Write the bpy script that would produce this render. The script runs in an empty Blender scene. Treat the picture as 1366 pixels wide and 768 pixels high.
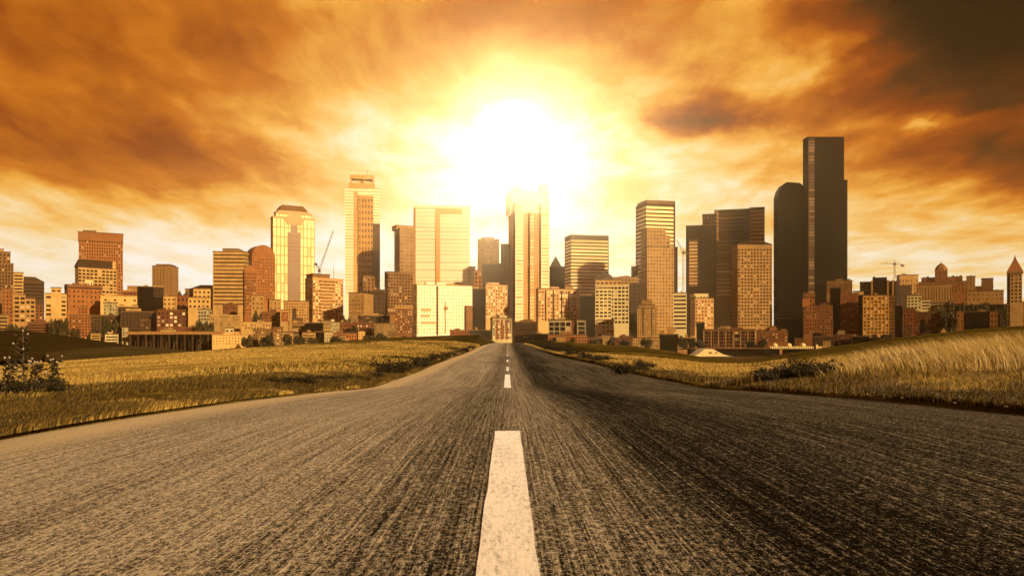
import bpy, math, random
import numpy as np
from mathutils import Vector, noise as mnoise

rng = random.Random(7)
nrg = np.random.default_rng(7)
SC = bpy.context.scene
COL = SC.collection
F = 1072.0          # focal length in photo pixels (1366 wide)
CX, HY = 677.0, 455.0
CAMZ = 0.6
GZ = -10.0          # level of the city ground


# ------------------------------------------------------------------ helpers
def tag(o, label=None, cat=None, group=None, kind=None):
    if label: o['label'] = label
    if cat: o['category'] = cat
    if group: o['group'] = group
    if kind: o['kind'] = kind
    return o


class MB:
    """collects shapes, then links them as one mesh object"""
    def __init__(s):
        s.v = []; s.f = []

    def box(s, x0, x1, y0, y1, z0, z1):
        b = len(s.v)
        s.v += [(x0, y0, z0), (x1, y0, z0), (x1, y1, z0), (x0, y1, z0), (x0, y0, z1), (x1, y0, z1), (x1, y1, z1), (x0, y1, z1)]
        s.f += [(b, b+3, b+2, b+1), (b+4, b+5, b+6, b+7), (b, b+1, b+5, b+4), (b+1, b+2, b+6, b+5), (b+2, b+3, b+7, b+6), (b+3, b, b+4, b+7)]
        return s

    def prism(s, poly, z0, z1, scale=1.0, c=None, top=None):
        n = len(poly); b = len(s.v)
        if c is None: c = (sum(p[0] for p in poly)/n, sum(p[1] for p in poly)/n)
        tp = top or [(c[0]+(p[0]-c[0])*scale, c[1]+(p[1]-c[1])*scale) for p in poly]
        s.v += [(p[0], p[1], z0) for p in poly] + [(p[0], p[1], z1) for p in tp]
        s.f.append(tuple(b+n-1-i for i in range(n))); s.f.append(tuple(b+n+i for i in range(n)))
        for i in range(n):
            j = (i+1) % n
            s.f.append((b+i, b+j, b+n+j, b+n+i))
        return s

    def xz(s, poly, y0, y1):
        """profile polygon in x,z pushed along y"""
        n = len(poly); b = len(s.v)
        s.v += [(p[0], y0, p[1]) for p in poly] + [(p[0], y1, p[1]) for p in poly]
        s.f.append(tuple(b+i for i in range(n))); s.f.append(tuple(b+2*n-1-i for i in range(n)))
        for i in range(n):
            j = (i+1) % n
            s.f.append((b+i, b+n+i, b+n+j, b+j))
        return s

    def tube(s, p, q, r0, r1=None, n=6):
        r1 = r0 if r1 is None else r1
        p = Vector(p); q = Vector(q); d = (q-p).normalized()
        a = d.orthogonal().normalized(); c = d.cross(a)
        b = len(s.v)
        for P, r in ((p, r0), (q, r1)):
            for i in range(n):
                t = 2*math.pi*i/n
                s.v.append(tuple(P + a*math.cos(t)*r + c*math.sin(t)*r))
        for i in range(n):
            j = (i+1) % n
            s.f.append((b+i, b+j, b+n+j, b+n+i))
        s.f.append(tuple(b+n-1-i for i in range(n))); s.f.append(tuple(b+n+i for i in range(n)))
        return s

    def lathe(s, cx, cy, prof, n=16, sx=1.0, sy=1.0):
        b = len(s.v)
        for r, z in prof:
            for i in range(n):
                t = 2*math.pi*(i+.5)/n
                s.v.append((cx+math.cos(t)*r*sx, cy+math.sin(t)*r*sy, z))
        for k in range(len(prof)-1):
            for i in range(n):
                j = (i+1) % n
                s.f.append((b+k*n+i, b+k*n+j, b+(k+1)*n+j, b+(k+1)*n+i))
        s.f.append(tuple(b+n-1-i for i in range(n)))
        s.f.append(tuple(b+(len(prof)-1)*n+i for i in range(n)))
        return s

    def quad(s, a, b_, c, d):
        b = len(s.v); s.v += [tuple(a), tuple(b_), tuple(c), tuple(d)]; s.f.append((b, b+1, b+2, b+3)); return s

    def mesh(s, name, mat):
        me = bpy.data.meshes.new(name); me.from_pydata(s.v, [], s.f); me.update()
        if mat: me.materials.append(mat)
        return me

    def build(s, name, mat, parent=None, smooth=False):
        me = s.mesh(name, mat)
        if smooth: me.polygons.foreach_set('use_smooth', [True]*len(me.polygons))
        o = bpy.data.objects.new(name, me); COL.objects.link(o)
        if parent: o.parent = parent
        return o


def np_mesh(name, verts, faces, mat, parent=None, smooth=False):
    """verts n x 3, faces m x k arrays -> linked object"""
    me = bpy.data.meshes.new(name)
    n, (m, k) = len(verts), faces.shape
    me.vertices.add(n); me.vertices.foreach_set('co', np.ascontiguousarray(verts, np.float32).ravel())
    me.loops.add(m*k); me.loops.foreach_set('vertex_index', np.ascontiguousarray(faces, np.int32).ravel())
    me.polygons.add(m)
    me.polygons.foreach_set('loop_start', np.arange(0, m*k, k, dtype=np.int32))
    me.update(calc_edges=True); me.validate()
    if smooth: me.polygons.foreach_set('use_smooth', [True]*m)
    me.materials.append(mat)
    o = bpy.data.objects.new(name, me); COL.objects.link(o)
    if parent: o.parent = parent
    return o


def empty(name, loc, rz=0.0, label=None, cat=None, group=None):
    o = bpy.data.objects.new(name, None); o.empty_display_size = .5; COL.objects.link(o)
    o.location = loc; o.rotation_euler = (0, 0, rz)
    return tag(o, label, cat, group)


def copy_tree(o, parent=None):
    c = o.copy(); COL.objects.link(c)
    if parent: c.parent = parent
    for ch in list(o.children): copy_tree(ch, c)
    return c


def pxx(px, Y): return (px-CX)/F*Y
def pxz(py, Y): return CAMZ+(HY-py)/F*Y


# ------------------------------------------------------------------ materials
class NT:
    def __init__(s, tree): s.t = tree; s.n = tree.nodes; s.l = tree.links
    def node(s, typ, **kw):
        n = s.n.new(typ)
        for k, v in kw.items(): setattr(n, k, v)
        return n
    def put(s, sock, v):
        if v is None: return
        if isinstance(v, bpy.types.NodeSocket): s.l.new(v, sock)
        else: sock.default_value = v
    def math(s, op, a, b=None, c=None, clamp=False):
        n = s.node('ShaderNodeMath', operation=op, use_clamp=clamp)
        s.put(n.inputs[0], a); s.put(n.inputs[1], b); s.put(n.inputs[2], c)
        return n.outputs[0]
    def vmath(s, op, a, b=None):
        n = s.node('ShaderNodeVectorMath', operation=op); s.put(n.inputs[0], a); s.put(n.inputs[1], b); return n.outputs[0]
    def mix(s, fac, a, b, blend='MIX'):
        n = s.node('ShaderNodeMix', data_type='RGBA', blend_type=blend)
        s.put(n.inputs[0], fac); s.put(n.inputs[6], a); s.put(n.inputs[7], b); return n.outputs[2]
    def noise(s, vec, scale, detail=3, rough=.5, dist=0, color=False):
        n = s.node('ShaderNodeTexNoise'); s.put(n.inputs['Vector'], vec)
        n.inputs['Scale'].default_value = scale; n.inputs['Detail'].default_value = detail
        n.inputs['Roughness'].default_value = rough; n.inputs['Distortion'].default_value = dist
        return n.outputs[1 if color else 0]
    def ramp(s, fac, stops, interp='LINEAR'):
        n = s.node('ShaderNodeValToRGB'); r = n.color_ramp; r.interpolation = interp
        while len(r.elements) < len(stops): r.elements.new(.5)
        for e, (p, c) in zip(r.elements, stops):
            e.position = p; e.color = (*c, 1) if len(c) == 3 else c
        s.put(n.inputs[0], fac); return n.outputs[0]
    def mapr(s, v, a, b, c=0.0, d=1.0, smooth=False):
        n = s.node('ShaderNodeMapRange'); n.clamp = True
        if smooth: n.interpolation_type = 'SMOOTHSTEP'
        s.put(n.inputs[0], v)
        for i, x in zip((1, 2, 3, 4), (a, b, c, d)): s.put(n.inputs[i], x)
        return n.outputs[0]


def c4(c): return (*c, 1.0)


def new_mat(name):
    m = bpy.data.materials.new(name); m.use_nodes = True
    t = NT(m.node_tree); p = m.node_tree.nodes['Principled BSDF']
    return m, t, p


def wall_mat(name, col, var=.25, rough=.85, spec=.3):
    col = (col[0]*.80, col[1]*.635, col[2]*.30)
    m, t, p = new_mat(name)
    g = t.node('ShaderNodeNewGeometry').outputs['Position']
    a = t.noise(g, .09, 4, .6); b = t.noise(t.vmath('MULTIPLY', g, (1., 1., .15)), .6, 4, .6)
    k = t.math('ADD', t.math('MULTIPLY', a, .6), t.math('MULTIPLY', b, .4))
    inf = t.node('ShaderNodeObjectInfo').outputs['Random']
    k = t.math('ADD', k, t.math('MULTIPLY', t.math('SUBTRACT', inf, .5), .25))
    lo = tuple(x*(1-var*1.3) for x in col); hi = tuple(min(.85, x*(1+var)) for x in col)
    t.put(p.inputs['Base Color'], t.ramp(k, [(.3, lo), (.7, hi)]))
    p.inputs['Roughness'].default_value = rough
    p.inputs['Specular IOR Level'].default_value = spec
    return m


def glass_mat(name, dark, curtain, share=.25, rough=.12, metal=0.0, spec=.5):
    m, t, p = new_mat(name)
    r = t.math('FRACT', t.math('ADD', t.node('ShaderNodeNewGeometry').outputs['Random Per Island'], t.node('ShaderNodeObjectInfo').outputs['Random']))
    f = t.mapr(r, 1-share, min(1.0, 1-share*.3), 0, 1)
    t.put(p.inputs['Base Color'], t.mix(f, c4(dark), c4(curtain)))  # paler panes: drawn blinds, also painting in sun glints on the glass
    t.put(p.inputs['Roughness'], t.mapr(r, 0, 1, rough*.6, rough*1.8))
    p.inputs['Metallic'].default_value = metal
    p.inputs['Specular IOR Level'].default_value = spec
    return m


def flat_mat(name, col, rough=.7, metal=0.0, var=.15, scale=1.0):
    m, t, p = new_mat(name)
    g = t.node('ShaderNodeNewGeometry').outputs['Position']
    a = t.noise(g, scale, 3, .6)
    t.put(p.inputs['Base Color'], t.ramp(a, [(.3, tuple(x*(1-var) for x in col)), (.7, tuple(x*(1+var) for x in col))]))
    p.inputs['Roughness'].default_value = rough; p.inputs['Metallic'].default_value = metal
    return m


M = {}
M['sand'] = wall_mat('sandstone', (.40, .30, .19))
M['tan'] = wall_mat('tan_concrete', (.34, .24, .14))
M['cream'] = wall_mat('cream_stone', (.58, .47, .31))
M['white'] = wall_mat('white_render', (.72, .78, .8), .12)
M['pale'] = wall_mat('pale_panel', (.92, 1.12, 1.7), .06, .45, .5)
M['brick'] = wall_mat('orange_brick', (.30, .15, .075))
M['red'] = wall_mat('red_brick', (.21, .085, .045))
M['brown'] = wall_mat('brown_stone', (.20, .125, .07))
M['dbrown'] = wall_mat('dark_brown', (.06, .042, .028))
M['black'] = wall_mat('black_and_shaded', (.008, .0055, .003), .3, .8, .02)  # black towers' own tone; also paints in shade on blocks lying dark
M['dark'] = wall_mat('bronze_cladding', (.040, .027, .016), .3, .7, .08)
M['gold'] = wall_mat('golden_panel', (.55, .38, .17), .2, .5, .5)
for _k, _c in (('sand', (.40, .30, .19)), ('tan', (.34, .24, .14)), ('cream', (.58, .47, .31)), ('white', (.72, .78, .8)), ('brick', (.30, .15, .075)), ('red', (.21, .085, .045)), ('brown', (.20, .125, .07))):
    M['shade_'+_k] = wall_mat('low_row_shade_'+_k, tuple(x*.60 for x in _c), .4)  # darker copies put the shade of the low rows into wall colour
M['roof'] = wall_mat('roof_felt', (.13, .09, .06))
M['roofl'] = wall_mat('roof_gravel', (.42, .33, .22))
M['glass'] = glass_mat('window_glass', (.012, .008, .004), (.46, .35, .18), .13)
M['glass2'] = glass_mat('bright_window_glass', (.03, .018, .008), (.85, .70, .40), .45, .2)
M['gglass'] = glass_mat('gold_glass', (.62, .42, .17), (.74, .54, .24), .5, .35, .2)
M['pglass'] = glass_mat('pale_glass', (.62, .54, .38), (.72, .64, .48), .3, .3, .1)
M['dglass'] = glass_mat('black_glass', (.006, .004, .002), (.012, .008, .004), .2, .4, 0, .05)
M['bglass'] = glass_mat('bronze_glass', (.07, .038, .014), (.17, .10, .04), .4, .3, .2)
M['steel'] = flat_mat('crane_steel', (.30, .22, .12), .5, .3)
M['dsteel'] = flat_mat('dark_steel', (.06, .045, .03), .5, .4)


# ------------------------------------------------------------------ buildings
class Bld:
    """one building: an Empty at its base that parents walls, roofs, windows"""
    MAXW = 100

    def __init__(s, name, label, cat, x0, x1, yt, D, left=0, right=0, th=20, **kw):
        s.name = name
        xa, xb = x0+left, x1-right
        phi = math.atan(((xa+xb)/2-CX)/F)
        th = math.radians(th) if left else (-math.radians(th) if right else 0)
        a = -phi+th
        s.a, s.D = a, D
        s.t = (math.cos(a), math.sin(a)); s.nv = (-math.sin(a), math.cos(a))
        ua, ub = (xa-CX)/F, (xb-CX)/F
        fl = (ua*D, D)
        W = (ub*fl[1]-fl[0])/(s.t[0]-ub*s.t[1])
        s.o = (fl[0]+W/2*s.t[0], fl[1]+W/2*s.t[1])
        s.root = empty(name, (s.o[0], s.o[1], GZ), a, label, cat)
        s.nw = {}
        s.kids = {}
        s.kk = D/F                      # metres per photo pixel here
        if left:
            u0 = (x0-CX)/F
            s.dep = max(4, (fl[0]-u0*fl[1])/(math.sin(a)+u0*math.cos(a)))
        elif right:
            u1 = (x1-CX)/F
            fr = (fl[0]+W*s.t[0], fl[1]+W*s.t[1])
            s.dep = max(4, (u1*fr[1]-fr[0])/(-math.sin(a)-u1*math.cos(a)))
        else: s.dep = min(45, max(12, W*.7))
        s.side = 'L' if left else ('R' if right else None)
        s.W = W
        s.merged = {}
        if yt is not None: s.tier(xa, xb, yt, **kw)

    def lx(s, px, sb=0.0):
        """local x where the view line through photo column px meets the front plane set back by sb"""
        u = (px-CX)/F
        ox, oy = s.o[0]+sb*s.nv[0], s.o[1]+sb*s.nv[1]
        return (u*oy-ox)/(s.t[0]-u*s.t[1])

    def lz(s, py): return pxz(py, s.o[1])-GZ

    def part(s, mb, name, mat, parent=None, smooth=False):
        return mb.build(name, M[mat] if isinstance(mat, str) else mat, parent or s.root, smooth)

    def pane(s, name, mesh, loc, rz, verts, mat):
        k = s.nw.get(name, 0)
        if k < s.MAXW:
            o = bpy.data.objects.new(name, mesh); COL.objects.link(o)
            o.parent = s.root; o.location = loc; o.rotation_euler = (0, 0, rz)
            s.nw[name] = k+1
        else:
            w, h = verts
            mb = s.merged.setdefault((name, mat), MB())
            x, y, z = loc
            if rz == 0: mb.box(x-w/2, x+w/2, y-.06, y+.06, z-h/2, z+h/2)
            else: mb.box(x-.06, x+.06, y-w/2, y+w/2, z-h/2, z+h/2)

    def done(s):
        for (name, mat), mb in s.merged.items():
            o = mb.build(name, M[mat], s.root); o['kind'] = 'stuff'
        s.merged = {}
        return s

    def facade(s, mb, L, z0, z1, place, bay, flo, wf, hf, style, glass, r, rz, blank=()):
        """lattice of piers and spandrels (into mb) with panes behind it; place(u0,u1,d0,d1,z0,z1) puts a box"""
        nb = max(1, round(L/bay)); nf = max(1, round((z1-z0)/flo))
        bw, fh = L/nb, (z1-z0)/nf
        pw, sh = bw*(1-wf), fh*(1-hf)
        if style != 'band':
            for i in range(nb+1):
                c = i*bw; a0, a1 = max(0, c-pw/2), min(L, c+pw/2)
                if i == 0: a1 = pw/2+.02
                if i == nb: a0 = L-pw/2-.02
                place(mb, a0, a1, 0, r, z0, z1)
        else:
            for a0, a1 in ((0, min(.6, L*.04)), (L-min(.6, L*.04), L)): place(mb, a0, a1, 0, r, z0, z1)
        for k in range(nf+1):
            c = z0+k*fh; b0, b1 = max(z0, c-sh/2), min(z1, c+sh/2)
            if style == 'strip' and 0 < k < nf: place(mb, .01, L-.01, 0, r*.45, b0, b1)
            else: place(mb, .01, L-.01, 0, r-.07, b0, b1)
        gm = M[glass]
        if style == 'band':
            w, h = L-.1, fh-sh
            me = MB().box(-w/2, w/2, -.06, .06, -h/2, h/2).mesh('window_band', gm)
            for k in reversed(range(nf)):
                s.pane('window_band', me, place(None, L/2, 0, 0, 0, z0+(k+.5)*fh, 0), rz, (w, h), glass)
        elif style == 'strip':
            w, h = bw-pw, z1-z0-sh
            me = MB().box(-w/2, w/2, -.06, .06, -h/2, h/2).mesh('window_strip', gm)
            for i in range(nb):
                s.pane('window_strip', me, place(None, (i+.5)*bw, 0, 0, 0, (z0+z1)/2, 0), rz, (w, h), glass)
        else:
            w, h = bw-pw, fh-sh
            me = MB().box(-w/2, w/2, -.06, .06, -h/2, h/2).mesh('window', gm)
            for k in reversed(range(nf)):
                for i in range(nb):
                    s.pane('window', me, place(None, (i+.5)*bw, 0, 0, 0, z0+(k+.5)*fh, 0), rz, (w, h), glass)

    def tier(s, xa, xb, yt, mat='sand', fl=4.2, bay=4.4, wf=.6, hf=.55, style='grid', glass='glass', yb=452, tm=1.6, sb=0.0, dp=None,
             roof='roof', ph=None, cap=None, part='wall', side=True, zb=0.0, r=.55):
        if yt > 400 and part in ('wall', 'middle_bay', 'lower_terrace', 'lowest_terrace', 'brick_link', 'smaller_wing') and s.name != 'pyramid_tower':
            if 'shade_'+mat in M and rng.random() < .8: mat = 'shade_'+mat  # most low-row walls take the copy with shade in its colour
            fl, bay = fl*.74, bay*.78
        x0, x1 = s.lx(xa, sb), s.lx(xb, sb)
        dp = (s.dep-sb*.5) if dp is None else dp
        y0, y1 = sb, sb+dp
        h = s.lz(yt); zl = max(1.0, s.lz(yb)); zt = h-tm*s.kk
        if zl > zt-2: zl = max(.5, zt-4)
        mb = MB()
        mb.box(x0+r, x1-r, y0+r, y1-r, zb, h-.05)
        if zl > zb+.2: mb.box(x0, x1, y0, y1, zb, zl)
        mb.box(x0+.015, x1-.015, y0+.015, y1-.015, zt, h)
        if style != 'plain':
            k = s.kk

            def front(m, u0, u1, d0, d1, z0, z1):
                if m is None: return (x0+u0, y0+r-.1, z0)
                m.box(x0+u0, x0+u1, y0+(r-d1), y0+r+.2, z0, z1)

            def front_p(m, *q):
                if m is None: return (x0+q[0], y0+r-.1, q[4])
                front(m, *q)
            s.facade(mb, x1-x0, zl, zt, front_p, bay*k, fl*k, wf, hf, style, glass, r, 0)
            if side:
                def lefts(m, *q):
                    if m is None: return (x0+r-.1, y0+q[0], q[4])
                    m.box(x0+(r-q[3]), x0+r+.2, y0+q[0], y0+q[1], q[4], q[5])

                def rights(m, *q):
                    if m is None: return (x1-r+.1, y0+q[0], q[4])
                    m.box(x1-r-.2, x1-r+q[3], y0+q[0], y0+q[1], q[4], q[5])
                tgt = lefts if s.side == 'L' else (rights if s.side == 'R' else None)
                if tgt: s.facade(mb, dp, zl, zt, tgt, bay*k, fl*k, wf, hf, style, glass, r, math.pi/2)
                other = rights if s.side == 'L' else lefts
                for q in ((lefts, rights) if tgt is None else (other,)):   # the sides that face away keep plain cladding
                    q(mb, .02, dp-.02, 0, r*.8, zl, zt)
            else:
                mb.box(x0+.05, x0+r+.1, y0+r+.21, y1, zl, zt); mb.box(x1-r-.1, x1-.05, y0+r+.21, y1, zl, zt)
        else:
            mb.box(x0+.01, x1-.01, y0+.01, y1-.01, max(zl, zb), zt)
        s.part(mb, part, mat)
        if roof:
            ov = .35
            rm = MB().box(x0+.4, x1-.4, y0+.4, y1-.4, h, h+.25)
            for q in ((x0-ov, x1+ov, y0-ov, y0+.4), (x0-ov, x1+ov, y1-.4, y1+ov), (x0-ov, x0+.4, y0+.4, y1-.4), (x1-.4, x1+ov, y0+.4, y1-.4)):
                rm.box(*q, h, h+.9)
            s.part(rm, 'roof', roof if cap is None else cap)
        if ph is None: ph = 1 if (x1-x0) > 14 and roof else 0
        if ph == 0 and yt > 378 and part == 'wall' and roof and x1-x0 > 9 and style != 'plain': ph = rng.choice((1, 2, 3))
        for i in range(ph):
            w = min((x1-x0)*rng.uniform(.10, .3), 9); cx = rng.uniform(x0+w*.7, x1-w*.7); d = dp*rng.uniform(.25, .5); hh = rng.uniform(1.2, 3.0)
            s.part(MB().box(cx-w/2, cx+w/2, y0+dp*.25, y0+dp*.25+d, h+.2, h+.2+hh).box(cx-w/2-.15, cx+w/2+.15, y0+dp*.25-.15, y0+dp*.25+d+.15, h+.2+hh, h+.5+hh), 'roof_plant', mat if rng.random() < .5 else 'roofl')
        return (x0, x1, y0, y1, h)

    def mast(s, px, yt, yb, r=.25, sb=4):
        x = s.lx(px, sb)
        s.part(MB().tube((x, sb, s.lz(yb)-.4), (x, sb, s.lz(yt)), r, r*.4), 'antenna', 'dsteel')


def B(name, label, cat, *a, **k):
    return Bld(name, label, cat, *a, **k)


apt, off, tow, ware, house = 'apartment block', 'office building', 'tower', 'warehouse', 'house'

# ---- outermost west edge to the tan tower
b = B('apartment_tower', 'brown stepped tower cut off by the photo edge beside the cream balcony block', tow, -30, 18, 351, 1050, mat='brown', fl=4.6, bay=3.4, wf=.5, hf=.7, yb=388)
b.tier(-30, 14, 335, sb=6, mat='brown', fl=5, bay=5, yb=350, ph=0, part='upper_tier'); b.tier(-30, 5, 331, sb=10, mat='roofl', style='plain', ph=0, part='penthouse', yb=335); b.done()
B('balcony_block', 'slim cream block of stacked balconies behind the big-gridded apartments', apt, 18, 31, 364, 985, mat='cream', style='band', fl=4.6, hf=.5, yb=396, ph=0, glass='glass').done()
b = B('office_block', 'dark brown faceted block with a low angled roof against the pale sky', off, 31, 59, 376, 1010, mat='dbrown', style='band', fl=5, hf=.4, yb=400, ph=0)
x0, x1, z = b.lx(31), b.lx(59), b.lz(376)+.9
b.part(MB().xz([(x0+.3, z), (x1-.3, z), (x1-6, z+3.2), (x0+13, z+5.6), (x0+.3, z+5.6)], 1, b.dep-1), 'angled_roof', 'dbrown'); b.done()
b = B('apartment_block', 'big-gridded sandy apartment block whose roof steps down in terraces', apt, 3, 34, 386+7, 800, mat='sand', fl=5.6, bay=7.5, wf=.74, hf=.55, yb=430, ph=0)
b.tier(3, 17, 386, sb=-.6, mat='brick', fl=5.6, bay=4, wf=.4, hf=.45, yb=430, dp=14, part='stair_tower', ph=0)
b.tier(34, 47, 398, mat='sand', fl=5.6, bay=7, wf=.74, hf=.55, yb=430, part='lower_terrace', ph=0)
b.tier(47, 57, 406, mat='brick', fl=5.6, bay=5, wf=.5, hf=.5, yb=430, part='lowest_terrace', ph=0); b.done()
B('parking_garage', 'cream banded garage below the terraced apartments', 'garage', -25, 11, 420, 700, mat='cream', style='band', fl=6.4, hf=.45, yb=441, ph=0).done()
b = B('apartment_block', 'cream apartment block with dark window slots and a raised middle bay', apt, 60, 89, 392, 860, mat='cream', fl=6, bay=7.6, wf=.72, hf=.48, yb=422, ph=0)
b.tier(68, 82, 384, sb=-.8, mat='cream', fl=6, bay=7, wf=.7, hf=.45, yb=390, dp=12, part='middle_bay', ph=0); b.done()
b = B('brick_block', 'broad orange brick block with rows of small punched windows and a dark cornice', off, 86, 136, 381, 900, left=4, mat='brick', fl=7, bay=5.6, wf=.34, hf=.38, yb=412, tm=5, ph=0)
b.part(MB().box(b.lx(90)-.6, b.lx(136)+.6, -.6, b.dep, b.lz(385), b.lz(383)), 'cornice', 'dbrown'); b.done()
B('penthouse_block', 'small bright cream cube on the slope just above the brown brick roofline', apt, 113, 124, 373, 960, mat='white', fl=7, bay=3.4, wf=.4, hf=.4, yb=384, ph=0).done()
b = B('office_tower', 'tall brown slab tower with a wide blank cap behind the sloped-roof tower', tow, 105, 164, 318, 1150, mat='brick', fl=4.2, bay=3.0, wf=.45, hf=.62, yb=405, tm=3, ph=0)
b.tier(104, 164.5, 311, sb=-1.2, mat='brick', fl=20, bay=2.4, wf=.4, hf=.5, yb=322, style='plain', zb=b.lz(322), part='cap', ph=0)
b.tier(111, 128, 308, sb=8, mat='brown', style='plain', zb=b.lz(312), part='penthouse', ph=0, yb=311); b.mast(127, 305.5, 309); b.done()
b = B('office_tower', 'gridded cream tower under dark sloping glass roofs in front of the brown slab', tow, 100, 156, 358, 1050, left=4, mat='cream', fl=4.6, bay=5.2, wf=.7, hf=.55, yb=400, ph=0)
x0, x1, xm, z, z2 = b.lx(102), b.lx(155), b.lx(134), b.lz(358)+.9, b.lz(347)
b.part(MB().xz([(x0, z), (xm-1, z), (xm+3, z2), (x0+5, z2)], 1.2, b.dep-1), 'sloped_roof', 'dark')
b.part(MB().xz([(xm, z), (x1-4, z), (x1-4, z2), (xm+4, z2)], 4.2, b.dep-1), 'sloped_roof', 'dark')
b.part(MB().box(x1-3.9, x1, 2, b.dep-1, z, z2), 'stair_head', 'cream'); b.done()
# ---- 135..285
B('long_hall', 'long low cream hall under the two cream-and-brown towers', 'hall', 134, 186, 395, 890, mat='cream', fl=9, bay=13, wf=.25, hf=.3, yb=404, roof='roofl', ph=0).done()
B('corner_house', 'bright cream cube with small square windows in front of the long low hall', house, 138, 157, 404, 790, mat='white', fl=6, bay=4.4, wf=.4, hf=.42, yb=420, ph=0).done()
B('dark_shed', 'dark long shed with a thin pale roof edge behind the cream cube', 'shed', 157, 184, 409, 800, mat='dbrown', fl=8, bay=6, wf=.5, hf=.4, yb=424, cap='cream', ph=0).done()
b = B('shaded_block', 'big dark block in shade with one cream corner at its top, by the tan tower', off, 183, 218, 383, 830, mat='black', fl=5, bay=4.6, wf=.5, hf=.5, yb=425, glass='dglass', ph=0)  # its shade is put in as black walls
b.tier(205, 218, 382.2, sb=-.3, mat='dbrown', fl=5, bay=4, wf=.4, hf=.4, yb=396, dp=10, zb=b.lz(396), part='corner_bay', cap='cream', ph=0, glass='dglass'); b.done()
B('hill_block', 'low red-brown block with a pale upper floor peeping above the long hall', off, 164, 186, 388, 960, mat='red', fl=5, bay=4, yb=398, ph=0, cap='cream').done()
B('upper_hall', 'flat tan hall roof high on the slope beside the big shaded block', 'hall', 170, 196, 382, 1040, mat='tan', style='plain', yb=390, ph=0, roof='roofl').done()
b = B('office_tower', 'stubby tan tower with vertical ribs and a dark flank standing alone on the skyline', tow, 203, 238, 355, 1050, right=9, mat='tan', style='strip', bay=4.2, wf=.45, fl=4.4, hf=.5, yb=396, tm=3, ph=0, glass='bglass')
b.tier(208, 226, 352.5, sb=5, mat='tan', style='plain', zb=b.lz(356), part='penthouse', ph=0, yb=354); b.done()
B('apartment_block', 'small cream block with square windows at the foot of the stubby tan tower', apt, 217, 236, 395, 860, right=2, mat='cream', fl=6.5, bay=5.5, wf=.42, hf=.4, yb=414, ph=0).done()
B('brick_warehouse', 'dim dark brick warehouse below the shaded block', ware, 162, 206, 416, 750, mat='dbrown', fl=6, bay=5.5, wf=.5, hf=.5, yb=438, ph=0, glass='dglass').done()
B('brick_warehouse', 'red brick warehouse with three rows of white-framed windows', ware, 209, 248, 414, 740, mat='red', fl=6.3, bay=6.2, wf=.62, hf=.58, yb=436, ph=0, glass='glass2').done()
b = B('row_house', 'dark reddish houses stacked on the slope between two cream blocks', house, 236, 252, 394, 920, mat='red', fl=7, bay=4.5, wf=.4, hf=.4, yb=420, ph=0, roof=None)
for xa, xb, yy in ((236, 243, 387), (243.3, 252, 390)):
    x0, x1, z = b.lx(xa), b.lx(xb), b.lz(394)
    b.part(MB().xz([(x0, z), (x1, z), ((x0+x1)/2, b.lz(yy))], 0.1, 9), 'gable_roof', 'dbrown')
b.done()
b = B('apartment_block', 'cream apartment block with a setback top storey on the slope', apt, 251, 280, 397, 870, mat='cream', fl=6, bay=5, wf=.42, hf=.45, yb=412, ph=0)
b.tier(258, 281, 385, sb=3, mat='cream', fl=6, bay=5, wf=.42, hf=.45, yb=398, part='upper_storey', ph=0); b.done()
b = B('hill_house', 'brown hillside building with a long low roof behind the cream setback block', house, 247, 288, 386, 1050, mat='brown', fl=5, bay=5, wf=.4, hf=.4, yb=400, ph=0)
x0, x1, z = b.lx(253), b.lx(288), b.lz(386)+.9
b.part(MB().xz([(x0, z), (x1, z), (x1, b.lz(379.5)), (x0+13, b.lz(380))], 2, 16), 'hipped_roof', 'brown'); b.done()
B('white_block', 'little white building with a grid of open windows beside the dark trees', off, 264, 283, 413, 760, mat='white', fl=7, bay=4.6, wf=.6, hf=.5, yb=428, ph=0).done()
b = B('office_tower', 'cream tower with thick horizontal stripes and a dark flank', tow, 284, 335, 336, 1000, right=7, th=15, mat='cream', style='band', fl=4.9, hf=.42, yb=408, ph=0, glass='bglass')
b.tier(297, 318, 331.5, sb=7, mat='tan', style='plain', zb=b.lz(337), part='penthouse', ph=0, yb=336); b.done()
B('brown_block', 'plain brown cube in front of the striped cream tower', off, 297, 317, 406, 870, mat='brick', fl=12, bay=10, wf=.3, hf=.2, yb=422, ph=0).done()
b = B('long_warehouse', 'long blank cream warehouse with a pale flat roof below the brown cube', ware, 279, 321, 421, 710, mat='cream', fl=9, bay=14, wf=.2, hf=.2, yb=436, roof='roofl', ph=2)
b.done()
B('pier_warehouse', 'cream pier warehouse with rows of tiny dark windows at the water edge', ware, 283, 337, 447.5, 640, mat='cream', fl=5.6, bay=5.2, wf=.3, hf=.42, yb=460, roof='roofl', ph=0).done()
b = B('lift_house', 'little white lift house above the pier warehouse', 'hut', 300, 312, 437.5, 665, mat='white', fl=6, bay=6, wf=.5, hf=.5, yb=448, ph=0)
b.done()
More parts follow.
